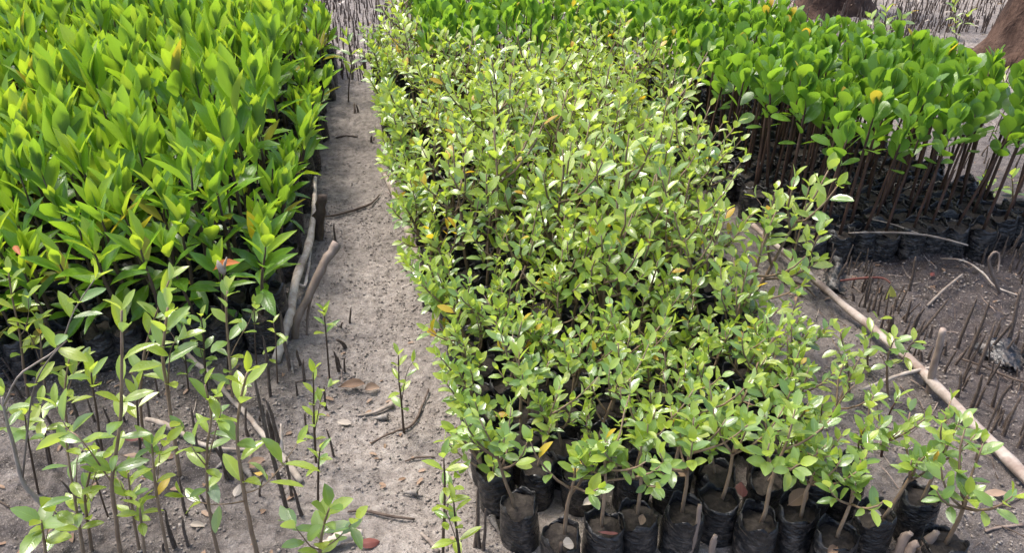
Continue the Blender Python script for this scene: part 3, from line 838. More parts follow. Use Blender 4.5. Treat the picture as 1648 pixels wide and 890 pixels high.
wild('tall wild seedling forked low above the bottom edge, leafy straight leader', (193, 905), [(186, 830), (180, 778), (188, 720), (195, 660), (196, 590), (196, 500)], 8, .068, .45, .5,
     [(.34, [(158, 745), (128, 705), (108, 690), (90, 655)], 4)], .0055)
wild('wild seedling with a bright yellow leaf at its tip, slanting shoot', (232, 716), [(226, 650), (232, 570), (248, 515), (272, 452)], 5, .066, .45, .5, rad=.0045)
wild('stout wild seedling with large leaves on a thick pale stem before the bags', (288, 768), [(280, 700), (270, 630), (262, 575), (266, 530), (270, 495)], 5, .078, .5, .4, rad=.006)
wild('wild seedling with two long side shoots and a big pale top leaf', (414, 897), [(400, 830), (393, 795), (385, 740), (382, 690), (388, 640), (398, 600)], 6, .072, .45, .5,
     [(.36, [(420, 785), (450, 755), (478, 715)], 3), (.33, [(365, 812), (330, 811), (298, 800)], 3)], .0055)
wild('dark green wild seedling with glossy leaves before the tall bed', (374, 652), [(372, 610), (368, 560), (364, 500), (366, 468)], 7, .06, .25, .15, [(.45, [(385, 545), (400, 520), (412, 490)], 2)], .0048, lib=LB)
wild('wild seedling with tight brown forks between the leaning branch and shoot', (352, 897), [(338, 830), (333, 770), (334, 715), (340, 670), (330, 620)], 6, .06, .4, .5, [(.5, [(315, 730), (300, 700), (290, 680)], 3), (.52, [(348, 690), (356, 660), (352, 640)], 2)], .0045)
wild('slender wild seedling with narrow leaves held out flat', (134, 905), [(128, 850), (120, 800), (112, 750), (106, 705)], 6, .058, .3, .6, el=25)
wild('short wild seedling hugging the flat-leaved one', (147, 888), [(141, 840), (137, 800), (144, 765), (150, 735)], 5, .05, .35, .7)
wild('thin bending wild seedling with few small leaves', (174, 834), [(163, 800), (152, 760), (150, 738)], 3, .042, .6, .5, rad=.003, mat='dark_stem')
wild('low wild seedling with broad cupped leaves in the bottom corner', (73, 915), [(72, 880), (68, 850), (66, 838)], 4, .066, .3, .15, lib=LB, el=20)
wild('wild seedling with crowded small leaves on a reddish stem', (223, 888), [(216, 840), (210, 795), (206, 762)], 5, .048, .45, .7)
wild('wild seedling with a small star of leaves close to the mud', (234, 905), [(230, 865), (226, 830), (224, 815)], 3, .056, .6, .6, el=25)
wild('wild seedling topped by long upright pale leaves above a bare stem', (271, 900), [(258, 830), (250, 780), (246, 735), (244, 715)], 5, .06, .45, .6)
wild('bare-stemmed wild seedling with a single leafy top by the dark bags', (169, 757), [(162, 710), (155, 660), (149, 625), (147, 600)], 3, .062, .7, .3, mat='dark_stem')
wild('bare reddish wild seedling with leaf tuft beside the red fallen leaf', (227, 750), [(224, 705), (221, 660), (220, 630)], 3, .06, .6, .5, mat='dark_stem')
wild('dark thin wild seedling by the bent sapling', (60, 795), [(52, 745), (44, 700), (40, 668)], 3, .058, .65, .4, mat='dark_stem', rad=.0035)
wild('dark thin wild seedling behind the bent sapling, pale horizontal leaves', (83, 754), [(76, 715), (68, 680), (64, 650)], 3, .06, .6, .6, mat='dark_stem', rad=.0035, el=15)
wild('bent woody sapling with a bare arching grey branch', (90, 848), [(70, 815), (52, 795), (36, 775), (24, 725), (14, 690), (3, 640)], 2, .06, .9, .5,
     [(.98, [(28, 608), (58, 585), (88, 565), (104, 540), (113, 515), (125, 490), (152, 450)], 5), (.55, [(48, 660), (60, 610), (82, 575), (108, 548)], 2)], .0075, 'grey_wood')
wild('wild seedling with grey-green leaf rosette beside the arching branch', (44, 640), [(38, 590), (32, 540), (20, 480), (14, 440)], 6, .064, .4, .4, [(.5, [(40, 530), (46, 505), (45, 480)], 3)], .0045)
wild('wild seedling hiding behind the arching branch with a yellowing leaf', (72, 640), [(70, 600), (66, 560), (64, 520)], 4, .06, .35, .5)
wild('wild seedling with pale broad leaves at the mid edge of the tangle', (106, 690), [(104, 650), (106, 610), (112, 575)], 4, .06, .4, .5)
wild('tiny dark wild seedling before the black bags with narrow leaves', (302, 628), [(300, 590), (296, 560), (292, 520)], 4, .045, .3, .1, mat='dark_stem', rad=.0028)
wild('thin dark wild seedling leaning on the bag row, two small leaves', (413, 596), [(411, 560), (410, 530), (409, 492)], 2, .05, .8, .2, mat='dark_stem', rad=.0028)
wild('thin dark wild seedling with yellow drooping leaves by the cut end', (446, 620), [(445, 580), (444, 545), (440, 520)], 3, .05, .35, .9, mat='dark_stem', rad=.0028, el=10)
wild('leafy dark green wild seedling in front of the bags, small oval leaves', (332, 632), [(330, 590), (328, 550), (324, 510)], 7, .045, .2, .05, lib=LB, mat='dark_stem')
wild('lone dark-stemmed seedling with a leaf tip beside root pegs on the path', (531, 618), [(528, 580), (525, 540), (521, 500)], 3, .052, .75, .6, mat='dark_stem', rad=.0036, el=50)
wild('path-edge seedling with stacked pale leaves and dark stem', (508, 745), [(506, 700), (505, 650), (504, 600)], 6, .045, .35, .6, mat='dark_stem', rad=.0038)
wild('smaller path-edge seedling with a paired leaf top below the stacked one', (510, 816), [(512, 780), (513, 745), (515, 722)], 3, .044, .65, .5, mat='dark_stem', rad=.0036)
wild('lone seedling in the middle of the path with two drooping leaves', (650, 697), [(646, 650), (642, 610), (641, 572)], 4, .047, .35, .45, mat='dark_stem', rad=.0038, el=30)
wild('broad-leaved bright seedling cut by the bottom edge near the path', (512, 925), [(515, 885), (520, 850), (530, 818)], 5, .064, .35, .25, [(.35, [(500, 880), (480, 855), (468, 842)], 3), (.4, [(540, 870), (560, 850), (572, 835)], 3)], .005, lib=LB)
wild('bottom-edge seedling with stacked narrow leaf pairs beside the corner bag', (742, 915), [(738, 880), (733, 840), (730, 808)], 4, .054, .2, .35, el=30, mat='dark_stem')
wild('taller seedling behind the bottom-edge one, long bare stem on the path', (712, 905), [(714, 850), (716, 790), (714, 738)], 4, .05, .45, .35, el=30, mat='dark_stem')
wild('upright seedling with round yellow leaves growing across the long pole', (1226, 418), [(1232, 380), (1240, 345), (1248, 305)], 4, .06, .35, .75, lib=LB)
wild('tall leafy seedling before the red stems of the round-leaf bed', (1262, 455), [(1280, 400), (1292, 350), (1302, 300)], 5, .066, .3, .4, lib=LB)
wild('leafy seedling just over the long pole, its top in shade', (1288, 478), [(1300, 430), (1310, 395), (1322, 370)], 5, .058, .3, .4, lib=LB)
wild('seedling with a fan of round leaves standing beside the long pole', (1432, 640), [(1428, 600), (1430, 570), (1440, 545)], 5, .055, .5, .3, [(.5, [(1450, 580), (1462, 560), (1470, 550)], 3)], .0042, lib=LB, el=25)
wild('small sparse seedling in the gap between middle bed and pole', (1400, 600), [(1396, 570), (1392, 540)], 4, .05, .3, .4, lib=LB)
wild('reddish bare-branched seedling in the gap before the cut stake', (1420, 735), [(1424, 700), (1430, 670), (1445, 640)], 3, .05, .7, .6, [(.5, [(1418, 690), (1412, 660), (1410, 640)], 2), (.4, [(1460, 700), (1480, 685)], 2)], .004, 'red_stem')
wild('yellowing seedling in the gap near the pale bare stick', (1370, 640), [(1366, 600), (1360, 570), (1352, 535)], 5, .052, .3, .55, lib=LB)
wild('small green seedling on pale ground behind the round-leaf bed', (1592, 332), [(1590, 310), (1588, 290)], 4, .07, .3, .2, lib=LB, group='wild seedlings beyond the beds')
wild('small seedling on pale ground beyond the last red stems', (1632, 318), [(1630, 300), (1628, 282)], 4, .07, .3, .3, lib=LB, group='wild seedlings beyond the beds')
wild('small pale seedling beside the tree trunk foot', (1618, 170), [(1616, 140), (1613, 110)], 4, .07, .3, .5, group='wild seedlings beyond the beds')
wild('leafy wild seedling at the far end of the path', (560, 165), [(562, 130), (566, 95), (558, 60)], 4, .075, .5, .5, mat='dark_stem', group='wild seedlings beyond the beds')
wild('dark leafy wild plant by the far shaded trunk', (1425, 75), [(1424, 50), (1426, 20)], 6, .09, .1, .05, [(.3, [(1440, 45), (1452, 30)], 4), (.3, [(1408, 45), (1400, 28)], 4)], .006, 'dark_stem', lib=LB, group='wild seedlings beyond the beds')
wild('whitish-leaved wild plant among the far root pegs', (1540, 60), [(1538, 35), (1535, 5)], 6, .075, .2, .6, [(.3, [(1552, 35), (1560, 20)], 3)], .005, 'dark_stem', group='wild seedlings beyond the beds')

# ------------------------------------------------------------------ breathing roots
PEGS = []
for k in range(10):
    q = random.Random(900 + k); bx, by = q.uniform(-.12, .12), q.uniform(-.12, .12)
    zs = [-.15, 0, .25, .5, .72, .9, 1.0]; blunt = k % 3 == 0
    rr = [1.25, 1.05, .9, .8, .68, .52 if not blunt else .62, .12 if not blunt else .4]
    PEGS.append(MB().tube([(bx * z * z + .007 * math.sin(z * 9 + k), by * z * z + .007 * math.cos(z * 8 + k), z) for z in zs], [.05 * x for x in rr], 7, .18, seed=k).mesh('root_peg', 'peg_bark'))


def peg_matrix(x, y, h, rad, q):
    return Matrix.Translation((x, y, gz(x, y) - .004)) @ Matrix.Rotation(q.uniform(0, 6.28), 4, 'Z') @ Matrix.Rotation(q.choice((-.06, .04, .1, -.12, .3, -.02)) * q.uniform(.4, 1.2), 4, 'X') @ Matrix.Diagonal((rad / .05, rad / .05, h, 1))


MARKS = [((1520, 620), 'the cut stake'), ((1605, 580), 'the torn plastic sheet'), ((1437, 490), 'the hanging yellow leaf'), ((1540, 440), 'the pale stick under the bags'), ((1606, 440), 'the hooked grey root'),
         ((1350, 470), 'the plastic by the red stalk'), ((1620, 740), 'the near end of the long pole'), ((1515, 480), 'the short pale mud twig'), ((1400, 430), 'the round-leaf bag row'), ((1600, 660), 'the long thin mud twig'), ((1640, 560), 'the peg clump past the plastic')]
MARKL = [((455, 600), 'the pale cut stick end'), ((405, 768), 'the dark hollow'), ((470, 755), 'the dead branch end'), ((227, 714), 'the red fallen leaf'), ((88, 845), 'the bent sapling foot'), ((330, 718), 'the pale forked stick'), ((40, 600), 'the arching grey branch'), ((300, 860), 'the twig tangle')]


def named_pegs(rows, marks, group, where):
    """rows: (point, height, radius); each peg is named by the landmark nearest to it"""
    by = {}
    pts = [(on_ground(*m), n) for m, n in marks]
    for g, h, rad in rows:
        p, n = min(pts, key=lambda t: (t[0] - g).length); by.setdefault(n, []).append(((p - g).length, g, h, rad))
    for n, L in by.items():
        for i, (d_, g, h, rad) in enumerate(sorted(L, key=lambda t: t[0])):
            look = ('tall ' if h > .11 else 'short ' if h < .06 else '') + ('stout' if rad > .0075 else 'slim')
            peg(g.x, g.y, h, rad, f'{look} brown root peg, ' + ('closest' if i == 0 else ORD[i] + ' closest') + f' to {n}', group)




def peg(x, y, h, rad, label, group):
    return tag(put('breathing_root', PEGS[rng.randrange(10)], None, peg_matrix(x, y, h, rad, rng)), label, 'root peg', group)


def tophgt(root, top):
    g = on_ground(*root); return max(.02, above(top[0], top[1], g).z - g.z), g


single = [((563, 522), (566, 495), .005, 'dark root peg alone on the path, upper of a close pair'), ((549, 528), (550, 514), .0045, 'short root peg stub beside the dark one on the path'),
          ((556, 560), (553, 538), .008, 'thick split root peg on the path above the trio'), ((545, 598), (541, 560), .0055, 'tallest root peg of the trio on the path'),
          ((548, 592), (549, 572), .004, 'middle root peg of the trio on the path'), ((555, 600), (553, 574), .0045, 'front root peg of the trio on the path'),
          ((525, 660), (524, 620), .005, 'dark root peg under the lone path-side seedling'), ((537, 735), (536, 690), .004, 'thin straight root peg beside the lying pale shell and leaf'),
          ((540, 388), (540, 360), .005, 'pointed root peg by the dark stake on the path'), ((771, 880), (772, 780), .006, 'tall dark root peg beside the corner bag'),
          ((764, 880), (765, 815), .005, 'short dark root peg beside the corner bag'), ((778, 885), (780, 822), .005, 'blunt dark root peg touching the corner bag'),
          ((571, 182), (568, 165), .008, 'dark root peg standing at the far path end'), ((577, 182), (577, 166), .007, 'second dark root peg at the far path end'),
          ((597, 230), (597, 216), .008, 'dark root peg in the middle of the far path'), ((601, 228), (601, 220), .007, 'lower root peg in the middle of the far path')]
for r_, t_, rad, lab in single:
    h, g = tophgt(r_, t_); peg(g.x, g.y, h, rad, lab, 'root pegs along the path')
fg = [((468, 600), (460, 515), .007), ((484, 590), (480, 556), .006), ((490, 613), (487, 580), .006), ((435, 640), (432, 540), .006), ((443, 725), (437, 655), .008), ((452, 730), (446, 640), .007), ((462, 820), (461, 600), .006),
      ((425, 668), (424, 648), .004), ((418, 680), (416, 665), .004), ((470, 800), (474, 740), .005), ((485, 830), (484, 770), .005), ((365, 770), (364, 690), .006), ((373, 770), (371, 700), .006), ((281, 882), (277, 820), .006),
      ((303, 880), (299, 834), .005), ((262, 885), (258, 868), .004), ((83, 755), (80, 712), .005), ((30, 612), (28, 568), .005), ((34, 640), (33, 590), .005), ((20, 700), (18, 672), .004), ((126, 675), (124, 622), .005),
      ((153, 680), (150, 640), .004), ((86, 690), (84, 650), .005), ((160, 720), (156, 690), .004), ((201, 680), (199, 640), .004), ((118, 800), (115, 770), .004), ((346, 840), (343, 795), .005), ((300, 830), (297, 770), .005),
      ((243, 680), (240, 630), .005), ((255, 640), (252, 590), .004), ((322, 740), (318, 660), .006), ((398, 700), (395, 655), .005), ((479, 640), (478, 610), .004), ((495, 700), (494, 660), .005), ((418, 800), (417, 770), .004), ((560, 865), (558, 830), .0), ((180, 690), (178, 655), .004)]
rows = []
for r_, t_, rad in fg:
    if rad:
        h, g = tophgt(r_, t_); rows.append((g, h, rad))
named_pegs(rows, MARKL, 'root pegs among the wild seedlings', 'grey mud')
rp = [((1540, 560), (1544, 475), .009), ((1558, 575), (1548, 480), .009), ((1573, 600), (1582, 520), .009), ((1590, 565), (1590, 500), .008), ((1562, 660), (1580, 600), .009), ((1505, 590), (1512, 555), .007), ((1520, 600), (1530, 560), .007),
      ((1482, 580), (1484, 562), .008), ((1493, 580), (1496, 555), .007), ((1540, 640), (1542, 600), .009), ((1430, 535), (1436, 497), .016), ((1462, 470), (1463, 415), .009), ((1395, 470), (1398, 440), .007), ((1405, 500), (1410, 470), .007),
      ((1456, 520), (1460, 480), .008), ((1470, 530), (1474, 490), .008), ((1480, 540), (1492, 470), .008), ((1600, 690), (1606, 650), .008), ((1615, 700), (1625, 640), .008), ((1640, 720), (1645, 660), .008), ((1570, 740), (1580, 625), .006),
      ((1555, 790), (1560, 720), .005), ((1592, 612), (1580, 580), .005), ((1622, 560), (1632, 470), .012), ((1638, 575), (1646, 480), .012)]
gright = 'root pegs in dark mud beyond the long pole'
cand = []
for r_, t_, rad in rp:
    h, g = tophgt(r_, t_); cand.append((g, h, rad * .72))
q = random.Random(55)
while len(cand) < 236:                                              # the dense stand in the mud right of the pole
    px, py = q.uniform(1290, 1700), q.uniform(400, 760)
    if px < 1215 + (py - 365) * 1.037 + 30: continue
    if q.random() > max(.18, 1 - (py - 430) / 230): continue
    g = on_ground(px, py)
    if vnoise(g.x * 3.1 + 8, g.y * 3.1) < -.25: continue
    cand.append((g, q.uniform(.04, .12), q.uniform(.003, .006)))
named_pegs(cand, MARKS, gright, 'dark mud')
rest = []
for _ in range(11000):                                                # the carpet of pegs behind the beds
    y = 4.9 + 5.5 * q.random() ** 1.4; x = q.uniform(-1.0, 9.0)
    if x < 2.4 and y < 5.35 + .15 * math.sin(x * 9): continue
    if 0 <= x <= 1.9 and y < 5.6: continue
    if x > 2.2 and math.hypot(x - 4.75, y - 5.05) < .55: continue
    rest.append((PEGS[q.randrange(10)], peg_matrix(x, y, q.uniform(.05, .17), q.uniform(.0032, .006), q)))
for _ in range(700):
    y = q.uniform(2.3, 5.0); x = q.uniform(2.75, 6.5)
    if x < 2.8 + .0 * y and y > 3: continue
    if math.hypot(x - 4.75, y - 5.05) < .55: continue
    rest.append((PEGS[q.randrange(10)], peg_matrix(x, y, q.uniform(.05, .15), q.uniform(.0032, .006), q)))
baked('far_breathing_roots', rest)

# ------------------------------------------------------------------ crumbs and litter
ico = MB(); a_ = (1 + 5 ** .5) / 2
ico.add([(1, 0, 0), (-1, 0, 0), (0, 1, 0), (0, -1, 0), (0, 0, .8), (0, 0, -.8)], [(0, 2, 4), (2, 1, 4), (1, 3, 4), (3, 0, 4), (2, 0, 5), (1, 2, 5), (3, 1, 5), (0, 3, 5)])
crumb = ico.mesh('mud_crumb', 'crumb'); its = []
for _ in range(22000):
    if q.random() < .72: x, y = q.uniform(-1.35, .30), q.uniform(1.15, 3.9) 
    else: x, y = q.uniform(1.2, 2.6), q.uniform(1.0, 2.6)
    if vnoise(x * 6 + 3, y * 6) < -.15 and q.random() < .75: continue
    s = .0022 + .0058 * q.random() ** 2.2
    its.append((crumb, Matrix.Translation((x, y, float(gheight(x, y)) + s * .3)) @ Matrix.Rotation(q.uniform(0, 6), 4, Vector((q.random(), q.random(), 1)).normalized()) @ Matrix.Diagonal((s, s * q.uniform(.6, 1.3), s * .8, 1))))
baked('mud_crumbs', its)
LL = [leaf_mesh('litter_leaf', m, .45, 'oval', fold=.2, curl=.2, nv=4, nu=2, seed=k) for k, m in enumerate(('litter', 'pale_leaf', 'dead_brown_leaf', 'bushy_leaf_yellow'))]
its = []
for _ in range(900):
    y = 4.9 + 5 * q.random(); x = q.uniform(-.8, 8.5)
    if x < 2.3 and y < 5.2: continue
    its.append((LL[pick(q, [(0, .3), (1, .2), (2, .42), (3, .08)])], orient(Vector((x, y, gz(x, y) + .02 + .10 * q.random() ** 2)), dirv(q.uniform(0, 6.28), q.uniform(-.3, .3)), Vector((q.uniform(-.4, .4), q.uniform(-.4, .4), 1)).normalized(), q.uniform(.04, .09))))
for _ in range(260):                                                 # under and between the beds
    x, y = (q.uniform(1.4, 3.2), q.uniform(2.0, 3.4)) if q.random() < .6 else (q.uniform(-1.3, .1), q.uniform(1.1, 2.3))
    its.append((LL[pick(q, [(2, .97), (0, .03)])], orient(Vector((x, y, gz(x, y) + .006)), dirv(q.uniform(0, 6.28), q.uniform(-.1, .2)), Vector((q.uniform(-.3, .3), q.uniform(-.3, .3), 1)).normalized(), q.uniform(.015, .04))))
TW = []
for k in range(5):
    w = random.Random(k); TW.append(MB().tube([(0, t, .05 * math.sin(t * 5 + k) ) for t in (0, .25, .5, .75, 1)], [.018, .022, .02, .016, .008], 5, .2, seed=k).mesh('litter_twig', ('dark_wood', 'tan_wood', 'grey_wood', 'dark_wood', 'tan_wood')[k]))
for _ in range(520):
    r_ = q.random(); x, y = (q.uniform(1.55, 3.3), q.uniform(1.0, 2.55)) if r_ < .72 else ((q.uniform(-1.3, .15), q.uniform(1.1, 3.6)) if r_ < .8 else (q.uniform(1.1, 1.7), q.uniform(1.1, 2.6)))
    its.append((TW[q.randrange(5)], orient(Vector((x, y, gz(x, y) + .004)), dirv(q.uniform(0, 6.28), q.uniform(-.05, .22)), Vector((0, 0, 1)), q.uniform(.02, .10))))
baked('leaf_litter', its)


def fallen(px, py, ang, s, mat, label, z=.008, cat='fallen leaf', w=.45, shape='oval', p=None):
    g = p or on_ground(px, py, z); k = len(label)
    me_ = leaf_mesh('fallen_leaf', mat, w, shape, fold=.3 * ((k % 3) - .6), curl=.18 * ((k % 4) - 1.2), nv=7, nu=4, wave=.03, seed=k)
    return tag(put('fallen_leaf', me_, None, orient(g, dirv(ang, .05), Vector((.15, -.25, 1)).normalized(), s)), label, cat)


fallen(200, 716, .05, .075, 'dead_red_leaf', 'dark red fallen leaf under the wild seedlings', .02, w=.3)
fallen(198, 738, -.1, .055, 'dead_brown_leaf', 'brown curled fallen leaf below the red one', .012, w=.3)
fallen(258, 742, .1, .05, 'dead_brown_leaf', 'orange-brown fallen leaf at a root peg foot', .012, w=.4)
fallen(541, 684, -.25, .05, 'pale_leaf', 'pale fallen leaf with a rusty edge on the path', .012)
fallen(575, 884, .15, .06, 'dead_red_leaf', 'dull red fallen leaf at the bottom edge of the path', .015, w=.5)
fallen(409, 768, -.35, .04, 'dead_yellow_leaf', 'bright yellow fallen leaf beside the dark hollow', .016, w=.36)
fallen(395, 762, .45, .06, 'dead_brown_leaf', 'dark curled dead leaf shading a hollow in the mud', .02, w=.55)
fallen(545, 628, -.1, .09, 'dead_brown_leaf', 'grey-brown flat piece of bark on the path', .012, 'bark', .42)
fallen(585, 633, .15, .055, 'dead_brown_leaf', 'small grey bark flake beside the larger flat piece', .012, 'bark', .6)
fallen(362, 632, .2, .06, 'dead_brown_leaf', 'dull brown fallen leaf before the bags', .012)
fallen(378, 806, 1.3, .045, 'pale_leaf', 'grey fallen leaf lying below the fallen stick', .012, w=.55)
fallen(305, 850, -.25, .045, 'pale_leaf', 'grey-pink fallen leaf near the bottom, left of the twig tangle', .012, w=.4)
fallen(1496, 452, .7, .05, 'dead_red_leaf', 'red fallen leaf in dark mud below the bags', .02, w=.35)
fallen(1575, 800, -.2, .075, 'dead_brown_leaf', 'dark curled fallen leaf beside the long pole foot', .012, w=.3)
fallen(1600, 575 - 10, .3, .06, 'dead_brown_leaf', 'brown fallen leaf lying under the torn plastic', .012)
fallen(372, 365, .5, .03, 'dead_yellow_leaf', 'tan leaf scrap low among the dark stems', .0, p=at(418, 436, .17))
BS = .128
fallen(0, 0, .1, .034, 'pale_leaf', 'pale square chip lying on bag soil beside the dead twig', cat='bark chip', w=.95, shape='round', p=Vector((fx[1].x - .012, fx[1].y - .035, .14)))
fallen(0, 0, .3, .036, 'pale_leaf', 'whitish leaf scrap between the front bags', w=.6, p=Vector((fx[2].x - .04, fx[2].y + .06, .145)))
fallen(0, 0, -.5, .05, 'dead_red_leaf', 'thin red leaf blade on the bag soil by a forked stem', w=.2, p=Vector((fx[2].x - .02, fx[2].y - .02, .138)))
fallen(0, 0, 4.2, .04, 'dead_brown_leaf', 'curled tan leaf hanging at a stem foot in its bag', w=.5, p=Vector((fx[3].x + .004, fx[3].y - .012, .15)))
fallen(0, 0, 2.4, .10, 'dead_brown_leaf', 'large leathery brown dead leaf wedged upright between bags', w=.5, p=Vector((fx[4].x + .05, fx[4].y + .10, .15)))
fallen(0, 0, 1.2, .05, 'dead_red_leaf', 'small dark red leaf tucked between front bags', w=.7, p=Vector((fx[6].x - .01, fx[6].y + .075, .14)))
fallen(0, 0, -.2, .036, 'pale_leaf', 'pale oval leaf scrap on the bag soil near the Y-shaped stem', w=.5, p=Vector((fx[9].x - .03, fx[9].y + .0, .145)))
fallen(0, 0, 3.6, .045, 'dead_brown_leaf', 'tan fallen leaf leaning in the lowest bag', w=.5, p=Vector((fx[8].x - .02, fx[8].y - .03, .14)))
fallen(0, 0, .4, .07, 'dead_brown_leaf', 'broad brown dead leaf lying over the low rosette bag', w=.6, p=Vector((fx[7].x - .03, fx[7].y + .02, .15)))


# snail shells
def snail(px, py, ang, L, label, z=.004):
    g = on_ground(px, py, z); mb = MB(); P = []; rad = []
    n = 26
    for k in range(n):
        t = k / (n - 1); P.append((0, t * L, L * .17 * (1 - t) + .001)); rad.append(L * .19 * (1 - t) ** .9 * (1 + .16 * math.sin(k * 2.1)) + .0006)
    mb.tube(P, rad, 10, .04); o = tag(put('snail_shell', mb.mesh('snail_shell', 'shell'), None, Matrix.Translation(g) @ Matrix.Rotation(ang, 4, 'Z')), label, 'snail shell', 'cone-shaped snail shells on the mud')
    lip = MB().tube([(L * .19 * math.cos(a), -.001 - .003 * math.sin(a * 2), L * .17 + L * .19 * math.sin(a)) for a in [k * 2 * math.pi / 12 for k in range(13)]], L * .03, 5, 0, False); put('shell_lip', lip.mesh('shell_lip', 'shell'), o)
    return o


snail(624, 676, 1.45, .055, 'pale cone snail shell lying beside the twig on the path')
snail(468, 590, 3.4, .05, 'grey cone snail shell pointing down below the cut stick end')
snail(396, 758, 3.6, .065, 'long pale cone snail shell beside the dark hollow')
snail(368, 745, 2.2, .05, 'half-buried grey snail shell left of the long pale one')
snail(757, 762, 3.2, .045, 'small dark snail shell near the corner bag, outer of a pair')
snail(766, 762, 2.9, .05, 'dark snail shell near the corner bag, inner of a pair')
snail(792, 840, 3.4, .055, 'ridged grey snail shell squeezed against the corner bag')
snail(735, 655, 2.1, .055, 'grey snail shell under overhanging leaves at the bed edge')
snail(672, 798, 1.3, .05, 'muddy snail shell lying on the lower path')


# torn plastic and tipped bags
def sheet(name, label, pts, cat, z=.0, seed=0):
    q = random.Random(seed); n = 9; V = []; F = []
    P = [on_ground(*p) for p in pts]
    for j in range(n):
        for i in range(n):
            u, v = i / (n - 1), j / (n - 1); p = (P[0] * (1 - u) + P[1] * u) * (1 - v) + (P[3] * (1 - u) + P[2] * u) * v
            V.append(tuple(p + Vector((q.uniform(-.006, .006), q.uniform(-.006, .006), z * math.sin(math.pi * u) * (1 - .7 * v) + .012 * abs(math.sin(u * 9 + v * 4 + seed)) + .006 * q.random()))))
    for j in range(n - 1):
        for i in range(n - 1): F.append((j * n + i, j * n + i + 1, (j + 1) * n + i + 1, (j + 1) * n + i))
    V2 = [(x, y, zz - .0015) for x, y, zz in V]; m = n * n
    F2 = [tuple(i + m for i in reversed(f)) for f in F]
    edge = [i for i in range(n)] + [j * n + n - 1 for j in range(1, n)] + [(n - 1) * n + i for i in range(n - 2, -1, -1)] + [j * n for j in range(n - 2, 0, -1)]
    F3 = [(edge[k], edge[(k + 1) % len(edge)], edge[(k + 1) % len(edge)] + m, edge[k] + m) for k in range(len(edge))]
    return tag(put(name, MB().add(V + V2, F + F2 + F3).mesh(name, 'black_plastic', True)), label, cat)


sheet('torn_plastic', 'torn black plastic sheet crumpled on the mud beyond the long pole', [(1562, 560), (1648, 572), (1636, 606), (1606, 592)], 'plastic scrap', .05, 2)
sheet('torn_plastic', 'crumpled black plastic by the red stalk near the pole', [(1325, 430), (1362, 440), (1358, 480), (1322, 470)], 'plastic scrap', .06, 5)
sheet('torn_plastic', 'flat shiny plastic flap among the bags of the round-leaf bed', [(1556, 385), (1600, 392), (1596, 412), (1560, 405)], 'plastic scrap', .10, 8)


def lying_bag(px, py, ang, label, rim=None):
    g = on_ground(px, py, .05); M = Matrix.Translation(g) @ Matrix.Rotation(ang, 4, 'Z') @ Matrix.Rotation(R(86), 4, 'X')
    o = tag(put('tipped_bag', BAG['mid'][0][2], None, M), label, 'plant bag'); put('soil', BAG['mid'][1][1], o, Matrix.Translation((0, 0, -.05)))
    if rim: put('rim_fold', MB().tube([(.047 * math.cos(a), .047 * math.sin(a), .146) for a in [k * .2 + .3 for k in range(10)]], .006, 6, .2).mesh('rim_fold', 'tan_rim'), o)
    return o


lying_bag(722, 562, 1.9, 'tipped black bag with a tan rim fold lying at the path edge', True)

# red stalk with its hanging yellow leaf
g0 = at(1352, 452, .07); P = [g0, g0 + (at(1375, 449, .075) - g0), at(1400, 447, .085), at(1422, 448, .09), at(1433, 456, .085)]
o = thing('fallen_shoot', 'red stalk bent over the mud with one hanging pale yellow leaf', 'shoot', M=Matrix.Translation(g0)); inv = Matrix.Translation(-g0)
P2, r2 = subdiv([inv @ p for p in P], [.004, .005, .005, .004, .003]); put('stalk', MB().tube(P2, r2, 7, .05).mesh('stalk', 'red_stalk'), o)
lv = put('leaf', leaf_mesh('hanging_leaf', 'dead_yellow_leaf', .55, 'round', fold=.15, curl=.1, nv=8, nu=4, seed=4), o, orient(inv @ P[-1], Vector((.08, -.25, -1)), Vector((0, -1, .3)), .09))
lv.data.materials.clear(); lv.data.materials.append(MATS['hanging_pale_leaf'])
# pale withered bud on a thin stalk by the orange leaf
g0 = on_ground(366, 600); top = above(360, 440, g0)
o = thing('withered_bud', 'pale curled withered bud on a thin dry stalk below the orange leaf', 'bud', M=Matrix.Translation(g0)); inv = Matrix.Translation(-g0)
put('stalk', MB().tube([inv @ (g0 + Vector((0, 0, -.01))), inv @ above(364, 530, g0), inv @ top], [.002, .002, .002], 5).mesh('bud_stalk', 'dark_stem'), o)
put('bud', MB().tube([inv @ above(361, 443, g0), inv @ above(359, 436, g0), inv @ above(353, 428, g0), inv @ above(350, 419, g0)], [.003, .012, .009, .002], 8, .1).mesh('bud', 'pale_wood'), o)
put('bud_scale', MB().tube([inv @ above(360, 436, g0), inv @ above(362, 424, g0), inv @ above(365, 414, g0)], [.004, .005, .0015], 6, .1).mesh('bud_scale', 'pale_wood'), o)


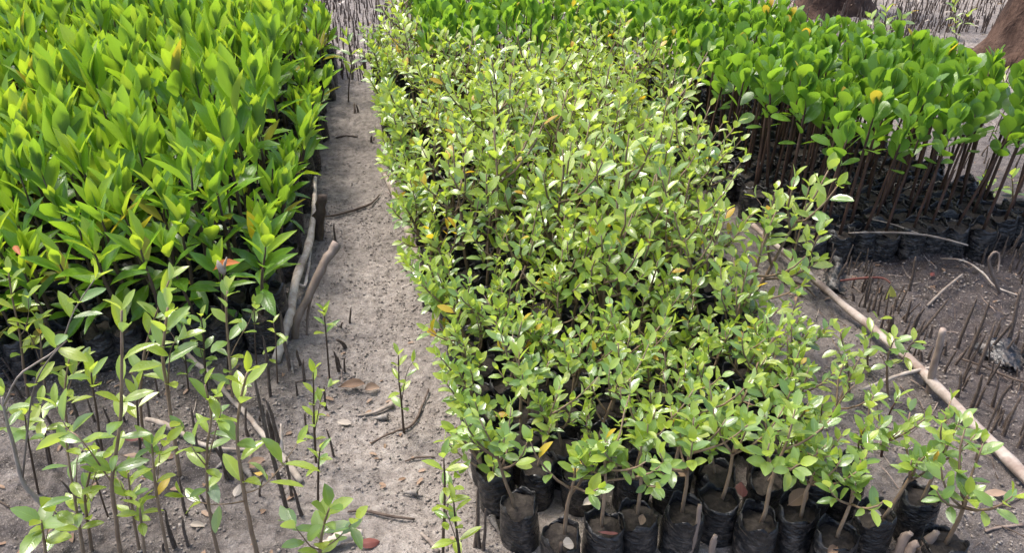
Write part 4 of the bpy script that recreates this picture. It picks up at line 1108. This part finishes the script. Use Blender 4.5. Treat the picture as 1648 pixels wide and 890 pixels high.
# ------------------------------------------------------------------ tree trunks beyond the beds
def trunk_tree(px, py, r0, h, label, lean=(0, 0), seed=0, shift=(0, 0)):
    g = on_ground(px, py); g = Vector((g.x + shift[0], g.y + shift[1], 0)); q = random.Random(seed); seg = 30; V = []; F = []
    zs = [-.1, 0, .06, .14, .25, .4, .6, .9, 1.3, 1.8, 2.4, h]
    ph = [q.random() * 6.28 for _ in range(6)]
    for z in zs:
        fl = 1 + .6 * math.exp(-z / .16) + .25 * math.exp(-z / .7)
        for k in range(seg):
            a = 2 * math.pi * k / seg
            r = r0 * (fl + math.exp(-z / .3) * (.30 * math.sin(3 * a + ph[0]) + .22 * math.sin(5 * a + ph[1])) + .10 * math.sin(2 * a + ph[2] + z) + .06 * math.sin(7 * a + ph[3] + z * 2)) * (1 - .12 * z / h) + .035 * q.uniform(-1, 1)
            V.append((lean[0] * z + r * math.cos(a), lean[1] * z + r * math.sin(a), z))
    for i in range(len(zs) - 1):
        for k in range(seg): F.append((i * seg + k, i * seg + (k + 1) % seg, (i + 1) * seg + (k + 1) % seg, (i + 1) * seg + k))
    F.append(tuple((len(zs) - 1) * seg + k for k in range(seg)))
    o = thing('mangrove_tree', label, 'tree', M=Matrix.Translation(g)); put('trunk', MB().add(V, F).mesh('tree_trunk', 'tree_bark'), o)
    for k in range(6):
        a = k * 1.05 + q.uniform(-.3, .3); L = r0 * q.uniform(2.2, 3.2)
        put('root', MB().tube([(math.cos(a) * r0 * .9, math.sin(a) * r0 * .9, .05), (math.cos(a) * r0 * 1.7, math.sin(a) * r0 * 1.7, .0), (math.cos(a + .2) * L, math.sin(a + .2) * L, -.02)], [r0 * .3, r0 * .2, r0 * .06], 9, .25, seed=k).mesh('tree_root', 'tree_bark'), o)
    return o


trunk_tree(1640, 150, .25, 3.2, 'big reddish-brown tree trunk with flared base beyond the beds', (.02, .05), 4, (.74, .60))
trunk_tree(1350, 25, .20, 3.2, 'shaded brown tree trunk rising behind the round-leaf bed', (-.03, .02), 9, (.0, .15))
